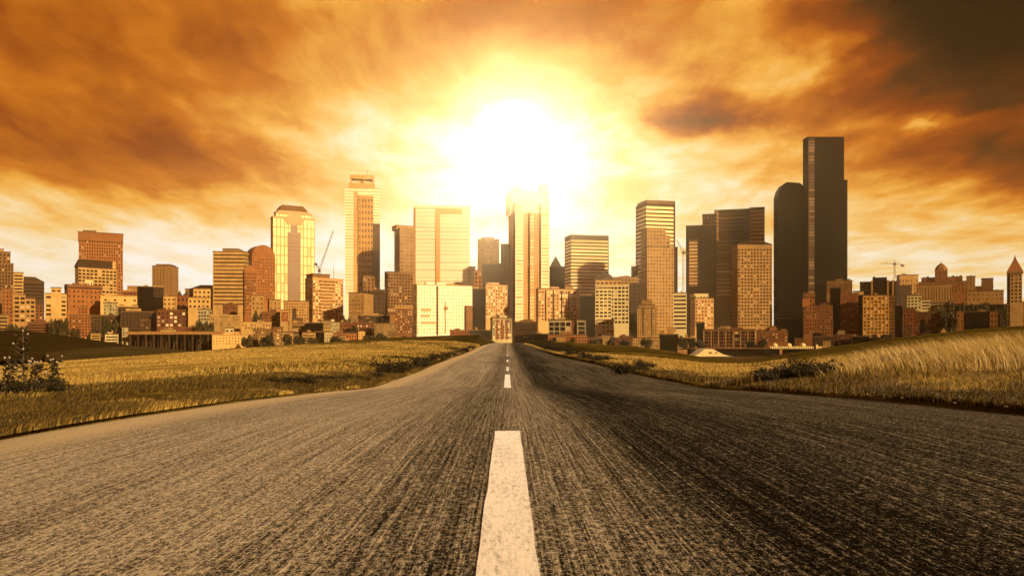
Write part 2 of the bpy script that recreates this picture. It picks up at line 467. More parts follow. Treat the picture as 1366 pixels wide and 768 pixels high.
# ---- 320..460
b = B('vaulted_tower', 'red-brown twin tower with rounded barrel-vault tops', tow, 322, 342, 362, 1000, left=4, mat='brick', fl=4.2, bay=3.6, wf=.42, hf=.42, yb=420, ph=0, roof=None)
b.tier(336, 367, 341, sb=3, mat='brick', fl=4.2, bay=3.6, wf=.42, hf=.42, yb=400, part='taller_wing', ph=0, roof=None, side=False)
for xa, xb, yb_, yt_, sb in ((326, 342, 362, 354, 0), (336, 367, 341, 325, 3)):
    x0, x1, z0, z1 = b.lx(xa, sb), b.lx(xb, sb), b.lz(yb_), b.lz(yt_)
    poly = [((x0+x1)/2-math.cos(math.pi*i/14)*(x1-x0)/2, z0-.05+math.sin(math.pi*i/14)*(z1-z0)) for i in range(15)]
    b.part(MB().xz(poly, sb+.1, sb+22), 'barrel_roof', 'brick')
b.done()
B('tan_block', 'plain tan block with a notched shadow at the foot of the vaulted towers', off, 335, 352, 394, 830, mat='sand', fl=6, bay=5, wf=.3, hf=.35, yb=414, ph=1).done()
B('tan_block', 'plain sandy block between the vaulted towers and the dark-striped mansard tower', off, 357, 375, 400, 850, left=2, mat='sand', fl=6.5, bay=5, wf=.3, hf=.3, yb=420, ph=0).done()
B('low_terrace', 'long pale lowrise with one row of dark arched openings', 'lowrise', 322, 362, 430.5, 690, mat='cream', fl=6, bay=4.8, wf=.5, hf=.5, yb=439, roof='roofl', ph=0).done()
B('brick_house', 'brown brick block with small lit windows behind the long arched lowrise', off, 349, 376, 417, 760, mat='brick', fl=5.2, bay=4.2, wf=.42, hf=.45, yb=436, ph=0).done()
b = B('mural_building', 'narrow cream building with a framed brown mural on its wall', off, 374, 386, 414, 750, mat='cream', style='plain', yb=430, ph=0)
x0, x1 = b.lx(375.4), b.lx(384.6)
b.part(MB().box(x0, x1, -.25, -.02, b.lz(428.5), b.lz(415.6)), 'mural_panel', 'red')
b.part(MB().xz([(x0+2, b.lz(425)), (x0+2.8, b.lz(424.6)), (x1-1.2, b.lz(418.5)), (x1-2.4, b.lz(419)), (x0+3, b.lz(423))], -.35, -.27), 'mural_streak', 'cream'); b.done()
b = B('sandy_block', 'U-shaped sandy block with a dark recess at the foot of the mansard tower', apt, 378, 412, 402, 810, mat='sand', fl=5, bay=4.4, wf=.42, hf=.45, yb=430, ph=1)
b.part(MB().box(b.lx(390), b.lx(395.5), -.15, 3, b.lz(430), b.lz(411)), 'recess_shade', 'dbrown'); b.done()  # dark panel stands in for the shade of the recess
# mansard tower
b = B('mansard_tower', 'gold curtain-wall tower with stepped corners, dark central strip and truncated pyramid top', tow, 361, 420, 291, 1090, left=3, th=14, mat='gold', fl=13, bay=5, wf=.8, hf=.9, style='grid', glass='gglass', yb=415, tm=1, ph=0, roof='gold')
b.tier(368, 416, 284, sb=3, mat='gold', fl=9, bay=5, wf=.8, hf=.85, glass='gglass', yb=291.5, part='upper_shoulder', zb=b.lz(292), ph=0, roof='gold', side=False)
b.tier(371, 412, 281, sb=6, mat='gold', fl=9, bay=5, wf=.8, hf=.8, glass='gglass', yb=284.5, part='top_shoulder', zb=b.lz(285), ph=0, roof=None, side=False)
x0, x1, z0, z1 = b.lx(372, 6), b.lx(411.5, 6), b.lz(281), b.lz(272.5)
pl = [(x0, 6), (x1, 6), (x1, 36), (x0, 36)]
b.part(MB().prism(pl, z0, z1, top=[(x0+6, 12), (x1-6, 12), (x1-6, 32), (x0+6, 32)]), 'pyramid_roof', 'brown')
sx0, sx1 = b.lx(384), b.lx(401)
m = MB().box(sx0, sx1, -.6, .6, b.lz(415), b.lz(310))
m.box(sx0+4, sx1-4, -.5, .6, b.lz(310)-.1, b.lz(300))
for i in range(22):
    z = b.lz(414-i*4.7); m.box(sx0+.05, sx1-.05, -.75, -.55, z, z+.5)
b.part(m, 'central_strip', 'bglass')
b.part(MB().xz([(sx0-1, b.lz(300)), (sx1+1, b.lz(300)), (sx1+5, b.lz(292)), ((sx0+sx1)/2, b.lz(281)), (sx0-5, b.lz(292))], -.3, 2), 'gable_panel', 'gold'); b.done()
b = B('apartment_tower', 'broad golden apartment tower with bright balcony bands and a dark brown flank', apt, 407, 458, 372, 900, left=10, th=24, mat='gold', fl=4.4, bay=4.0, wf=.62, hf=.5, glass='glass2', yb=425, ph=0, cap='gold')
m = MB()
for i in range(12):
    z = b.lz(424-i*4.4); m.box(b.lx(427), b.lx(444), -1.3, .05, z, z+1.1)
b.part(m, 'balcony_rail', 'tan')
b.tier(417, 440, 366, sb=6, mat='brown', style='plain', zb=b.lz(373), part='penthouse', ph=0, yb=372); b.mast(445, 352, 372); b.done()
B('terrace_block', 'orange terraced lowrise under the U-shaped sandy block', apt, 389, 411, 432, 700, mat='sand', style='band', fl=5, hf=.4, yb=446, ph=0).done()
B('terrace_block', 'low cream terrace at the shore with bright balcony stripes, beside the black shed', apt, 403, 421, 444, 650, mat='cream', style='band', fl=5, hf=.42, yb=460, ph=0).done()
B('shore_block', 'low orange-brown terraced building at the shore right of the pier warehouse', apt, 337, 366, 440, 660, mat='tan', fl=5, bay=4.4, wf=.5, hf=.45, yb=460, glass='glass2', ph=1).done()
B('shore_block', 'low orange shopfront building with pale awnings above the bushes', apt, 364, 391, 443, 655, mat='sand', fl=5, bay=5.5, wf=.6, hf=.4, yb=460, glass='glass2', ph=1).done()
b = B('black_shed', 'stepped pitch-black building in shade beneath the golden apartment tower', 'shed', 411, 431, 431, 690, mat='black', fl=7, bay=8, wf=.4, hf=.3, yb=452, glass='dglass', ph=0)  # black wall colour stands for the shade it lies in
b.tier(421, 432.5, 443, sb=-4, mat='black', style='plain', part='lower_shed', ph=0); b.done()
B('cream_house', 'tall cream house with few windows beside the black stepped shed', house, 430, 441, 428, 710, mat='cream', fl=7, bay=4, wf=.35, hf=.4, yb=445, ph=0).done()
b = B('cream_house', 'bright cream house with a little roof tower in front of the golden apartments', house, 441, 453, 430, 712, mat='white', fl=7, bay=4, wf=.35, hf=.4, yb=447, ph=0)
b.tier(441.5, 446, 426, sb=1, mat='white', style='plain', zb=b.lz(431), part='roof_tower', ph=0, dp=4, yb=430); b.done()
B('white_cottage', 'smallest white cube with a dotted grid of windows at the field edge', house, 433, 444, 443, 650, mat='white', fl=4.6, bay=3.2, wf=.42, hf=.45, yb=456, ph=0).done()
B('brick_block', 'dark red brick block between the cream house and the dark tree', off, 453, 476, 431, 740, mat='red', fl=5.4, bay=4.4, wf=.5, hf=.45, yb=450, ph=0).done()
B('low_shop', 'low red-brown shop row at the field edge below the red brick block', 'shop', 444, 476, 445, 660, mat='brick', fl=5, bay=4.4, wf=.5, hf=.45, yb=455, ph=1).done()
# ---- 460..640
b = B('tan_office', 'tan block with a shadowed flank at the foot of the tall pale setback tower', off, 465, 498, 391, 870, right=13, mat='sand', fl=5.6, bay=4, wf=.32, hf=.4, yb=425, ph=1)
b.done()
B('small_block', 'small bare sandy cube below the tan block', off, 466, 481, 418, 790, mat='sand', fl=8, bay=6, wf=.25, hf=.3, yb=432, ph=0).done()
# tall pale setback tower
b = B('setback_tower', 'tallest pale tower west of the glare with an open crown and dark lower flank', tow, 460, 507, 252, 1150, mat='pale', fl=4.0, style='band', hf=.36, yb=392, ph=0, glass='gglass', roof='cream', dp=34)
b.tier(465, 500, 245, sb=2.5, mat='cream', style='plain', zb=b.lz(253), part='shoulder', ph=0, yb=252, roof='cream')
b.tier(478, 498, 262, sb=-2, mat='gold', style='strip', fl=8, bay=4.0, wf=.45, hf=.5, yb=392, ph=0, glass='bglass', part='front_bay', dp=6, roof='cream', side=False)
m = MB()
for px in (468.5, 485, 498): m.box(b.lx(px, 4)-1.1, b.lx(px, 4)+1.1, 4, 6.5, b.lz(245), b.lz(238))
m.box(b.lx(467, 4), b.lx(499, 4), 3.9, 20, b.lz(238), b.lz(232.5))
b.part(m, 'open_crown', 'cream'); b.part(MB().box(b.lx(472, 6), b.lx(496, 6), 9, 19, b.lz(245), b.lz(238)-.05), 'crown_core', 'white')
m = MB().box(b.lx(472), b.lx(477), -.5, .2, b.lz(392), b.lz(256)); b.part(m, 'pilaster', 'cream')
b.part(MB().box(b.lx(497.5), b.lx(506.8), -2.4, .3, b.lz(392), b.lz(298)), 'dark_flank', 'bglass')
b.mast(490, 225, 233, .5, 8); b.done()
B('octagon_block', 'dark brown block with chamfered top in front of the pale setback tower', off, 481, 500, 369, 1000, left=3, mat='brown', fl=5, bay=5, wf=.4, hf=.45, yb=395, ph=1).done()
B('dark_office', 'dim dark block squeezed between the tan block and the brown gridded office', off, 497, 514, 387, 900, mat='dbrown', fl=6, bay=5, wf=.4, hf=.4, yb=420, ph=0, glass='dglass').done()
b = B('grid_office', 'brown office slab with a dense grid of square dark windows', off, 513, 551, 363.5, 950, left=4, mat='brown', fl=4.2, bay=4.2, wf=.62, hf=.55, yb=420, ph=0)
b.done()
b = B('office_tower', 'tan tower with dashed windows tucked against the pale glass slab', tow, 526, 552, 305, 1080, left=7, mat='sand', fl=4.7, bay=8, wf=.62, hf=.45, yb=362, ph=0, glass='bglass', tm=4)
b.tier(529, 553, 301, sb=5, mat='sand', style='plain', zb=b.lz(306), part='penthouse', ph=0, yb=305); b.done()
b = B('terracotta_block', 'orange terracotta block with an ornate notched cornice', off, 527, 550, 410, 770, mat='brick', fl=4.5, bay=4.2, wf=.5, hf=.5, yb=444, glass='glass2', ph=0, tm=4)
m = MB().box(b.lx(526), b.lx(551), -1, .3, b.lz(411.5), b.lz(409.5))
for i in range(6): m.box(b.lx(527+i*4.1), b.lx(529.6+i*4.1), -.8, 3, b.lz(409.5), b.lz(406.5))
b.part(m, 'cornice', 'sand'); b.done()
B('low_block', 'low cream block with dotted windows joined to the terracotta block', off, 499, 529, 432, 700, mat='cream', fl=5, bay=4.2, wf=.35, hf=.42, yb=448, ph=1).done()
B('brick_block', 'red brick block with white-framed windows west of the low cream block', off, 476, 499, 431, 720, mat='red', fl=5.5, bay=4.6, wf=.5, hf=.5, yb=450, glass='glass2', ph=0).done()
b = B('long_shed', 'dim long flat-roofed shed behind the red brick block with white windows', 'shed', 480, 520, 421, 790, mat='dbrown', fl=5, bay=8, wf=.6, hf=.4, yb=432, cap='tan', ph=0); b.done()
b = B('glass_slab', 'huge pale slab washed out by the glare with an L-shaped groove in its face', tow, 551, 627, 275, 1100, mat='pale', style='band', fl=5.0, hf=.5, yb=378, glass='pglass', tm=.8, ph=0, roof='pale')  # pale walls and panes paint in the bright sky the glass reflects
m = MB().box(b.lx(581), b.lx(587), -.75, .3, b.lz(380), b.lz(278.5)); m.box(b.lx(587)+.02, b.lx(617), -.7, .3, b.lz(285.5), b.lz(278.5))
b.part(m, 'groove_trim', 'gold'); b.part(MB().box(b.lx(552), b.lx(554.5), -.6, .3, b.lz(380), b.lz(278)), 'edge_fin', 'tan')
b.mast(556, 270, 275, .4, 3); b.done()
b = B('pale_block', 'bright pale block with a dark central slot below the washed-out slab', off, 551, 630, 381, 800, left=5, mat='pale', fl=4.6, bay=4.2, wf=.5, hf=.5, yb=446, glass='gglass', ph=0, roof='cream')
b.part(MB().box(b.lx(582.3), b.lx(584.5), -.4, .5, b.lz(447), b.lz(382)), 'slot', 'dbrown')
m = MB()
for yy, xa, xb in ((432, 561, 581), (423, 561, 573), (415, 562, 575)): m.box(b.lx(xa), b.lx(xb), -.35, .3, b.lz(yy), b.lz(yy-3))
b.part(m, 'balcony', 'gold')
b.part(MB().box(b.lx(620.5), b.lx(629), -3, .3, b.lz(448), b.lz(407)), 'brown_annex', 'brown')
m = MB()
for px in (561, 574, 591, 600, 612, 623): m.box(b.lx(px)-1, b.lx(px)+1, 3, 6, b.lz(381)+.2, b.lz(379.3))
b.part(m, 'roof_vent', 'dbrown')
b.part(MB().tube((b.lx(594), -.9, b.lz(444)), (b.lx(594), -.9, b.lz(402)), .3).box(b.lx(592.5), b.lx(597), -1.4, -.7, b.lz(413), b.lz(409)), 'hoist_mast', 'tan'); b.done()
B('dark_annex', 'slim dark block beside the brown sliver tower in the glare', off, 626, 634, 356, 1000, mat='dbrown', fl=5, bay=4, wf=.4, hf=.4, yb=385, ph=0, glass='dglass').done()
B('sliver_tower', 'narrow brown sliver building in front of the short brown tower', tow, 632.5, 643, 361, 960, mat='brick', fl=5, bay=4.6, wf=.5, hf=.5, yb=384, ph=0).done()
b = B('office_tower', 'short flat-topped brown tower seen in the glare beside the dark mass', tow, 637, 666, 319.5, 1200, mat='brown', fl=5, bay=4, wf=.5, hf=.5, yb=352, ph=0, glass='bglass')
b.tier(642, 659, 316.5, sb=6, mat='brown', style='plain', zb=b.lz(320), part='penthouse', ph=0, yb=319); b.done()
b = B('dark_mass', 'large dark stepped block behind the golden apartments west of the ribbed tower', off, 643, 668, 352, 1050, mat='dark', fl=4.4, bay=4, wf=.55, hf=.5, yb=430, ph=0, glass='dglass')
b.tier(668, 680, 326, mat='dark', fl=4.4, bay=4, wf=.55, hf=.5, yb=430, ph=0, glass='dglass', part='taller_wing'); b.done()
B('dark_block', 'dark low block in shadow between the pale block and the golden apartments', off, 629, 648, 386, 880, mat='black', fl=6, bay=5, wf=.4, hf=.4, yb=440, ph=0, glass='dglass').done()  # the shadow on this block is painted as black walls
# ---- 640..800
b = B('apartment_block', 'golden apartment block with bright broken roofline west of the ribbed tower', apt, 646, 677, 380, 880, mat='gold', fl=4.3, bay=3.6, wf=.55, hf=.5, yb=425, glass='glass2', ph=1, left=2)
b.tier(652, 666, 377, sb=4, mat='white', style='plain', zb=b.lz(381), part='penthouse', ph=0, yb=380); b.done()
b = B('road_end_block', 'white-framed red apartment block standing where the road meets the city', apt, 654, 683, 425, 700, left=3, mat='white', fl=5.2, bay=4.6, wf=.66, hf=.72, yb=452, glass='glass2', ph=0)
m = MB()
for i in range(3): m.box(b.lx(661.6+i*6.5), b.lx(664.6+i*6.5), -.12, .3, b.lz(453), b.lz(426))
b.part(m, 'red_bay', 'red')
b.tier(663, 676, 421, sb=4, mat='white', style='plain', zb=b.lz(426), part='penthouse', ph=0, yb=424); b.done()
# ribbed central tower
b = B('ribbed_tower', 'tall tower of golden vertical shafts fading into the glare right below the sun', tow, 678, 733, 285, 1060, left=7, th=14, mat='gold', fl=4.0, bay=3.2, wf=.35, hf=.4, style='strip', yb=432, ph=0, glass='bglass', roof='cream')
for xa, xb, yt in ((687.5, 698, 273), (707, 713, 285.5), (722, 733, 274)):
    b.tier(xa, xb, yt, sb=-3.2, mat='pale' if xa != 707 else 'gold', fl=4.4, bay=xb-xa, wf=.82, hf=.62, style='grid', glass='gglass', yb=430, part='shaft', dp=9, ph=0, roof='cream', side=False, tm=2.5)
b.tier(681, 732, 256, sb=3, mat='pale', fl=4.4, bay=4.2, wf=.6, hf=.5, yb=284, zb=b.lz(285), part='upper_tier', ph=0, glass='pglass', roof='cream', side=False)
b.tier(684, 696, 246, sb=4, mat='pale', fl=4.4, bay=4.2, wf=.5, hf=.5, yb=256, zb=b.lz(257), part='crown_tower', ph=0, glass='pglass', roof='cream', side=False, dp=12)
b.tier(722, 731, 246, sb=4, mat='pale', fl=4.4, bay=4.2, wf=.5, hf=.5, yb=256, zb=b.lz(257), part='crown_tower', ph=0, glass='pglass', roof='cream', side=False, dp=12); b.done()
b = B('low_arcade', 'dim brown block with a curved roof at the foot of the ribbed tower', off, 686, 716, 430, 800, mat='dbrown', style='strip', bay=4, wf=.5, fl=8, hf=.6, yb=448, ph=0, glass='dglass')
x0, x1, z = b.lx(692), b.lx(713), b.lz(430)
b.part(MB().xz([((x0+x1)/2-math.cos(math.pi*i/10)*(x1-x0)/2, z+.9+math.sin(math.pi*i/10)*2.2) for i in range(11)], .5, 12), 'curved_roof', 'brown'); b.done()
b = B('apartment_block', 'wide golden apartment block with dark vertical slots east of the ribbed tower', apt, 715, 773, 386, 850, left=3, mat='gold', fl=4.3, bay=4.3, wf=.62, hf=.5, yb=428, glass='glass2', ph=2)
m = MB()
for px in (727, 737.5, 748.5, 758): m.box(b.lx(px), b.lx(px+1.5), -.5, .3, b.lz(428), b.lz(387.5))
b.part(m, 'vertical_fin', 'dbrown')
b.part(MB().box(b.lx(771)-.2, b.lx(773)+.3, -.6, 4, b.lz(430), b.lz(385)), 'corner_fin', 'cream'); b.done()
b = B('frame_block', 'white open-framed lowrise in two pieces with large dark panes', off, 731.5, 762, 427.5, 690, mat='white', fl=9.5, bay=10, wf=.86, hf=.84, yb=448, ph=0, glass='glass')
b.tier(770, 781.5, 427.5, mat='white', fl=9, bay=10, wf=.78, hf=.8, yb=446, ph=0, part='smaller_wing')
b.tier(762.1, 769.9, 428.5, sb=3, mat='red', fl=5, bay=4, wf=.5, hf=.5, yb=446, ph=0, part='brick_link', roof=None); b.done()
B('dark_hall', 'black low block filling the shade between the framed lowrise and the pale domed block', off, 772, 798, 395, 900, mat='black', fl=6, bay=5, wf=.5, hf=.4, yb=440, ph=0, glass='dglass').done()  # black block stands in for the shade between its neighbours
b = B('pyramid_building', 'dark building with a small pointed glass pyramid between two towers', off, 733, 754, 356, 1130, mat='dark', fl=5, bay=5, wf=.5, hf=.4, yb=384, ph=0, glass='dglass')
x0, x1 = b.lx(733.5), b.lx(749)
b.part(MB().prism([(x0, 1), (x1, 1), (x1, 17), (x0, 17)], b.lz(356)+.9, b.lz(341), .03), 'pyramid_roof', 'bglass'); b.done()
b = B('office_tower', 'flat-topped bronze tower with fine copper window bands', tow, 753, 812, 314.5, 1080, left=8, th=18, mat='dark', style='band', fl=4.4, hf=.55, yb=395, glass='gglass', ph=0, tm=5)
m = MB()
for i in range(9): m.box(b.lx(763+i*5), b.lx(764.6+i*5), 3, 6, b.lz(314.5), b.lz(313))
b.part(m, 'roof_vent', 'dsteel'); b.done()
# dome block
b = B('domed_block', 'pale gridded office block with a dark dome and stepped shoulders', off, 794, 839, 380, 830, mat='white', fl=4.8, bay=5.0, wf=.72, hf=.55, yb=432, ph=0, glass='glass', roof='cream')
b.tier(795, 829, 373, sb=4, mat='cream', fl=5, bay=6, wf=.5, hf=.5, yb=380, zb=b.lz(381), part='upper_storey', ph=0)
b.tier(794, 816, 385, sb=-2.5, mat='white', fl=4.8, bay=5, wf=.72, hf=.5, yb=424, dp=6, part='front_bay', ph=0, side=False)
b.tier(797, 819, 427, sb=-3.5, mat='white', fl=4.8, bay=5, wf=.72, hf=.55, yb=449, dp=6, part='lower_bay', ph=0, side=False)
cx = b.lx(806, 14); R = b.lx(819, 14)-cx
b.part(MB().lathe(cx, 15, [(R, b.lz(373))]+[(R*math.cos(t), b.lz(373)+(b.lz(362.5)-b.lz(373))*math.sin(t)) for t in [i*math.pi/16 for i in range(1, 8)]], 20), 'dome', 'dbrown', smooth=True); b.done()
B('hill_block', 'small brown block on the skyline left of the tallest gold-banded tower', off, 842, 852, 356, 1150, mat='brown', fl=5, bay=5, yb=370, ph=0).done()
B('hill_terrace', 'cream and tan rooftops on the slope behind the domed block', apt, 818, 852, 370, 1100, mat='sand', fl=4.5, bay=5, wf=.5, hf=.4, yb=380, ph=2).done()
B('shadow_block', 'dim brown building in shade right of the pale domed block', off, 838, 855, 378, 950, mat='dbrown', fl=5, bay=5, wf=.4, hf=.4, yb=445, ph=0, glass='dglass').done()  # dark brown walls paint in the shade on this block
# ---- 845..1035
b = B('banded_tower', 'tall tower with a black flank and bright gold window bands near its top', tow, 848, 900, 272, 1120, left=13, th=24, mat='dark', style='band', fl=5.2, hf=.62, yb=400, glass='gglass', ph=0, tm=2.5)
m = MB().box(b.lx(862), b.lx(899.5), -.4, b.dep*.9, b.lz(272)+.9, b.lz(267.5)); b.part(m, 'parapet', 'brown')
b.part(MB().box(b.lx(899)-.2, b.lx(900)+.6, -.4, 10, b.lz(430), b.lz(268)), 'corner_fin', 'dark'); b.done()
b = B('grid_tower', 'tan gridded tower with a stepped shoulder in front of the gold-banded tower', tow, 855, 899, 330, 1000, left=8, th=20, mat='sand', fl=4.6, bay=4.4, wf=.52, hf=.5, yb=448, glass='bglass', ph=0)
b.tier(863, 888, 305, mat='sand', fl=4.6, bay=4.4, wf=.5, hf=.45, yb=330.5, zb=b.lz(331), part='upper_tier', ph=0, glass='bglass', side=False)
b.tier(888.1, 894, 315, mat='sand', fl=4.6, bay=4.4, wf=.5, hf=.5, yb=330.5, zb=b.lz(331), part='step', ph=0, side=False); b.done()
b = B('stripe_block', 'white block of thick horizontal stripes between two dark towers', off, 898, 916, 391, 900, mat='white', style='band', fl=5.4, hf=.42, yb=440, ph=0).done()
b = B('narrow_tower', 'narrow dark slab just right of the gold-banded tower', tow, 897, 904, 330, 1150, mat='dark', fl=5, bay=4, wf=.5, hf=.5, yb=390, ph=0, glass='dglass').done()
b = B('deco_tower', 'small cream tower whose crown steps up in art deco setbacks', tow, 850, 876, 412, 780, mat='sand', fl=4.6, bay=3.7, wf=.42, hf=.55, yb=448, ph=0)
b.tier(852.5, 873.5, 407, sb=.8, mat='sand', fl=4.4, bay=3.5, yb=412, zb=b.lz(413), part='setback', ph=0, wf=.4)
b.tier(856, 870, 402, sb=1.6, mat='sand', fl=4.4, bay=3.5, yb=407, zb=b.lz(408), part='setback', ph=0, wf=.4)
m = MB()
for px in (858.5, 863, 867.5): m.prism([(b.lx(px-1.6), 2.6), (b.lx(px+1.6), 2.6), (b.lx(px+1.6), 5), (b.lx(px-1.6), 5)], b.lz(402)+.9, b.lz(399), .5)
b.part(m, 'finial', 'sand')
m = MB()
for px in (857, 868.5): m.box(b.lx(px), b.lx(px+1.6), -.2, .3, b.lz(447), b.lz(412))
b.part(m, 'dark_slot', 'dbrown'); b.done()
B('arcade_block', 'low cream block with three rows of square windows at the field edge', off, 844, 880, 451, 640, mat='cream', fl=4.4, bay=4.0, wf=.45, hf=.5, yb=463, ph=1).done()
b = B('black_hall', 'low black hall carrying tan rooftop huts', 'hall', 879, 905, 446.5, 690, mat='black', style='plain', ph=0)
b.part(MB().box(b.lx(889.5), b.lx(901.5), 3, 12, b.lz(446.5), b.lz(436)), 'rooftop_hut', 'sand')
b.part(MB().box(b.lx(879.5), b.lx(886.5), 2, 9, b.lz(446.5), b.lz(440)), 'rooftop_hut', 'tan')
b.part(MB().box(b.lx(898.5), b.lx(902), -.3, 2, b.lz(446.5), b.lz(443)), 'tank', 'white'); b.mast(893.5, 432, 436, .2, 5); b.done()
B('truss_hall', 'dark hall with a pale arched truss along its roof', 'hall', 904, 928, 451, 700, mat='black', fl=4, bay=6, wf=.7, hf=.6, yb=456, ph=0, cap='tan', glass='dglass').done()
b = B('dark_tower', 'dark twin-stepped tower with one strip of gold windows', tow, 915, 956, 301, 1150, mat='dark', fl=4.6, bay=4.5, wf=.6, hf=.5, yb=395, glass='dglass', ph=0)
b.tier(937, 956, 285, sb=10, mat='dark', fl=4.6, bay=4.5, wf=.5, hf=.5, yb=302, part='taller_wing', ph=0, glass='bglass')
b.tier(919, 931, 320, sb=-2, mat='brown', style='band', fl=4.4, hf=.55, yb=380, zb=b.lz(382), part='gold_bay', ph=0, glass='gglass', dp=6, side=False); b.done()
b = B('banded_tower', 'broad dark tower with fine bands and a lighter right-hand facet', tow, 953, 1020, 279.5, 1180, mat='dark', style='band', fl=5, hf=.5, yb=395, glass='bglass', ph=0, tm=3)
b.tier(1000, 1019.5, 278.5, sb=-1.5, mat='brown', style='band', fl=5, hf=.5, yb=360, glass='gglass', part='lit_facet', ph=0, dp=8, side=False)  # lighter brown and gold panes paint in the light on this facet
b.tier(953.6, 958.5, 280.5, sb=-1.5, mat='tan', style='band', fl=5, hf=.4, yb=320, zb=b.lz(320.5), glass='gglass', part='lit_edge', ph=0, dp=6, side=False); b.done()  # tan wall colour stands for the light on this edge
b = B('grid_tower', 'tan gridded tower under a dark hipped roof', tow, 975, 1030, 326, 980, left=9, th=18, mat='sand', fl=4.4, bay=4.2, wf=.55, hf=.48, yb=436, ph=0, roof=None, tm=5)
x0, x1, z = b.lx(984)-.8, b.lx(1030)+.8, b.lz(326)
b.part(MB().prism([(x0, -.8), (x1, -.8), (x1, b.dep+.8), (x0, b.dep+.8)], z, b.lz(321.5), top=[(x0+8, 6), (x1-8, 6), (x1-8, b.dep-6), (x0+8, b.dep-6)]), 'hipped_roof', 'dark'); b.mast(1006, 319, 322, .3, 8); b.done()
b = B('apartment_tower', 'golden apartment tower with a white roof crown and a dark slot down its flank', apt, 921, 952, 398, 800, left=6, mat='gold', fl=4.6, bay=4.3, wf=.55, hf=.5, yb=436, glass='glass2', ph=0)
b.tier(926, 945, 391.5, sb=2, mat='white', fl=6, bay=4, wf=.4, hf=.4, yb=398, zb=b.lz(399), part='roof_crown', ph=0)
b.done()
B('shadow_house', 'dark block in shade beside the golden tower with the white crown', off, 929, 940, 431, 740, mat='black', style='plain', ph=0).done()  # shade given as plain black wall colour
b = B('brick_warehouse', 'long orange brick warehouse with pale piers and a cluttered roof', ware, 938, 1008, 440, 700, mat='brick', fl=5.6, bay=9, wf=.82, hf=.7, yb=463, ph=4, glass='glass')
m = MB()
for i in range(8): m.box(b.lx(938.3+i*9.8), b.lx(939.5+i*9.8), -.4, .3, b.lz(463), b.lz(441))
b.part(m, 'pier', 'sand'); b.done()
b = B('gabled_block', 'brick block with round gables and bright white windows beside the long warehouse', off, 1009, 1051, 442, 730, mat='brick', fl=5, bay=5, wf=.6, hf=.45, yb=456, ph=0, glass='glass2')
for xa, xb, yy in ((1026, 1037, 434), (1010, 1018, 438), (1041, 1050, 438.5)):
    x0, x1, z = b.lx(xa), b.lx(xb), b.lz(442)+.9
    b.part(MB().xz([((x0+x1)/2-math.cos(math.pi*i/10)*(x1-x0)/2, z+math.sin(math.pi*i/10)*(b.lz(yy)-z)) for i in range(11)], -.2, 8), 'round_gable', 'brick')
b.done()
# ---- the two black towers
b = B('black_tower', 'tallest black tower on the skyline with a thin strip of painted light down one facet', tow, 1071, 1126, 183.5, 1150, left=6, th=22, mat='black', fl=4.0, bay=3.4, wf=.7, hf=.6, yb=440, glass='dglass', ph=0, roof='black', style='band')
b.tier(1119, 1130.5, 240, sb=4, mat='black', style='band', fl=4, bay=3.4, wf=.7, hf=.6, yb=400, glass='dglass', part='lower_wing', ph=0, roof='black')
b.tier(1078.5, 1087, 186, sb=-1.6, mat='dbrown', style='band', fl=4.0, hf=.6, yb=400, glass='bglass', part='painted_lit_strip', ph=0, dp=6, roof='dark', side=False)  # lighter walls and panes paint in the light on this facet
for px, yy in ((1112, 180), (1116, 179), (1120, 181)): b.mast(px, yy, 184, .25, 10)
b.done()
b = B('rounded_tower', 'black tower with a domed chamfered top leaning against the tallest tower', tow, 1032, 1076, 262, 1120, left=6, th=18, mat='black', fl=4.2, bay=4, wf=.6, hf=.5, yb=440, glass='dglass', ph=0, roof=None)
x0, x1 = b.lx(1038), b.lx(1076)
prof = [(x0, b.lz(262)), (x1, b.lz(262)), (x1-1, b.lz(254)), (x1-4.5, b.lz(248)), (x1-9, b.lz(244)), (x0+12, b.lz(243)), (x0+7, b.lz(246)), (x0+2.6, b.lz(253))]
b.part(MB().xz(prof, .1, b.dep-.1), 'domed_top', 'black'); b.part(MB().box((x0+x1)/2-5, (x0+x1)/2+3, 8, 14, b.lz(244), b.lz(242)), 'roof_plant', 'dark'); b.done()
b = B('brick_tower', 'orange brick block with a battlemented corner tower before the black towers', off, 1079, 1111, 408, 820, mat='brick', fl=5.4, bay=4.4, wf=.42, hf=.48, yb=446, ph=0)
b.tier(1072, 1087, 392, sb=-1, mat='brick', fl=5, bay=4, wf=.4, hf=.5, yb=446, part='corner_tower', ph=0, dp=12)
b.tier(1070.5, 1080, 398, sb=-2.2, mat='brick', style='plain', zb=b.lz(409), part='turret', ph=0, dp=6, yb=405)
m = MB()
for px in (1072.5, 1076.5, 1081, 1085): m.box(b.lx(px-1), b.lx(px+1), -1, 2, b.lz(392), b.lz(388+((px*7) % 2)))
b.part(m, 'battlement', 'brick'); b.done()
B('round_roof_house', 'dim block with two bright roof lamps in front of the black rounded tower', off, 1034, 1070, 425, 900, mat='black', fl=5, bay=5, yb=440, ph=2, glass='dglass').done()
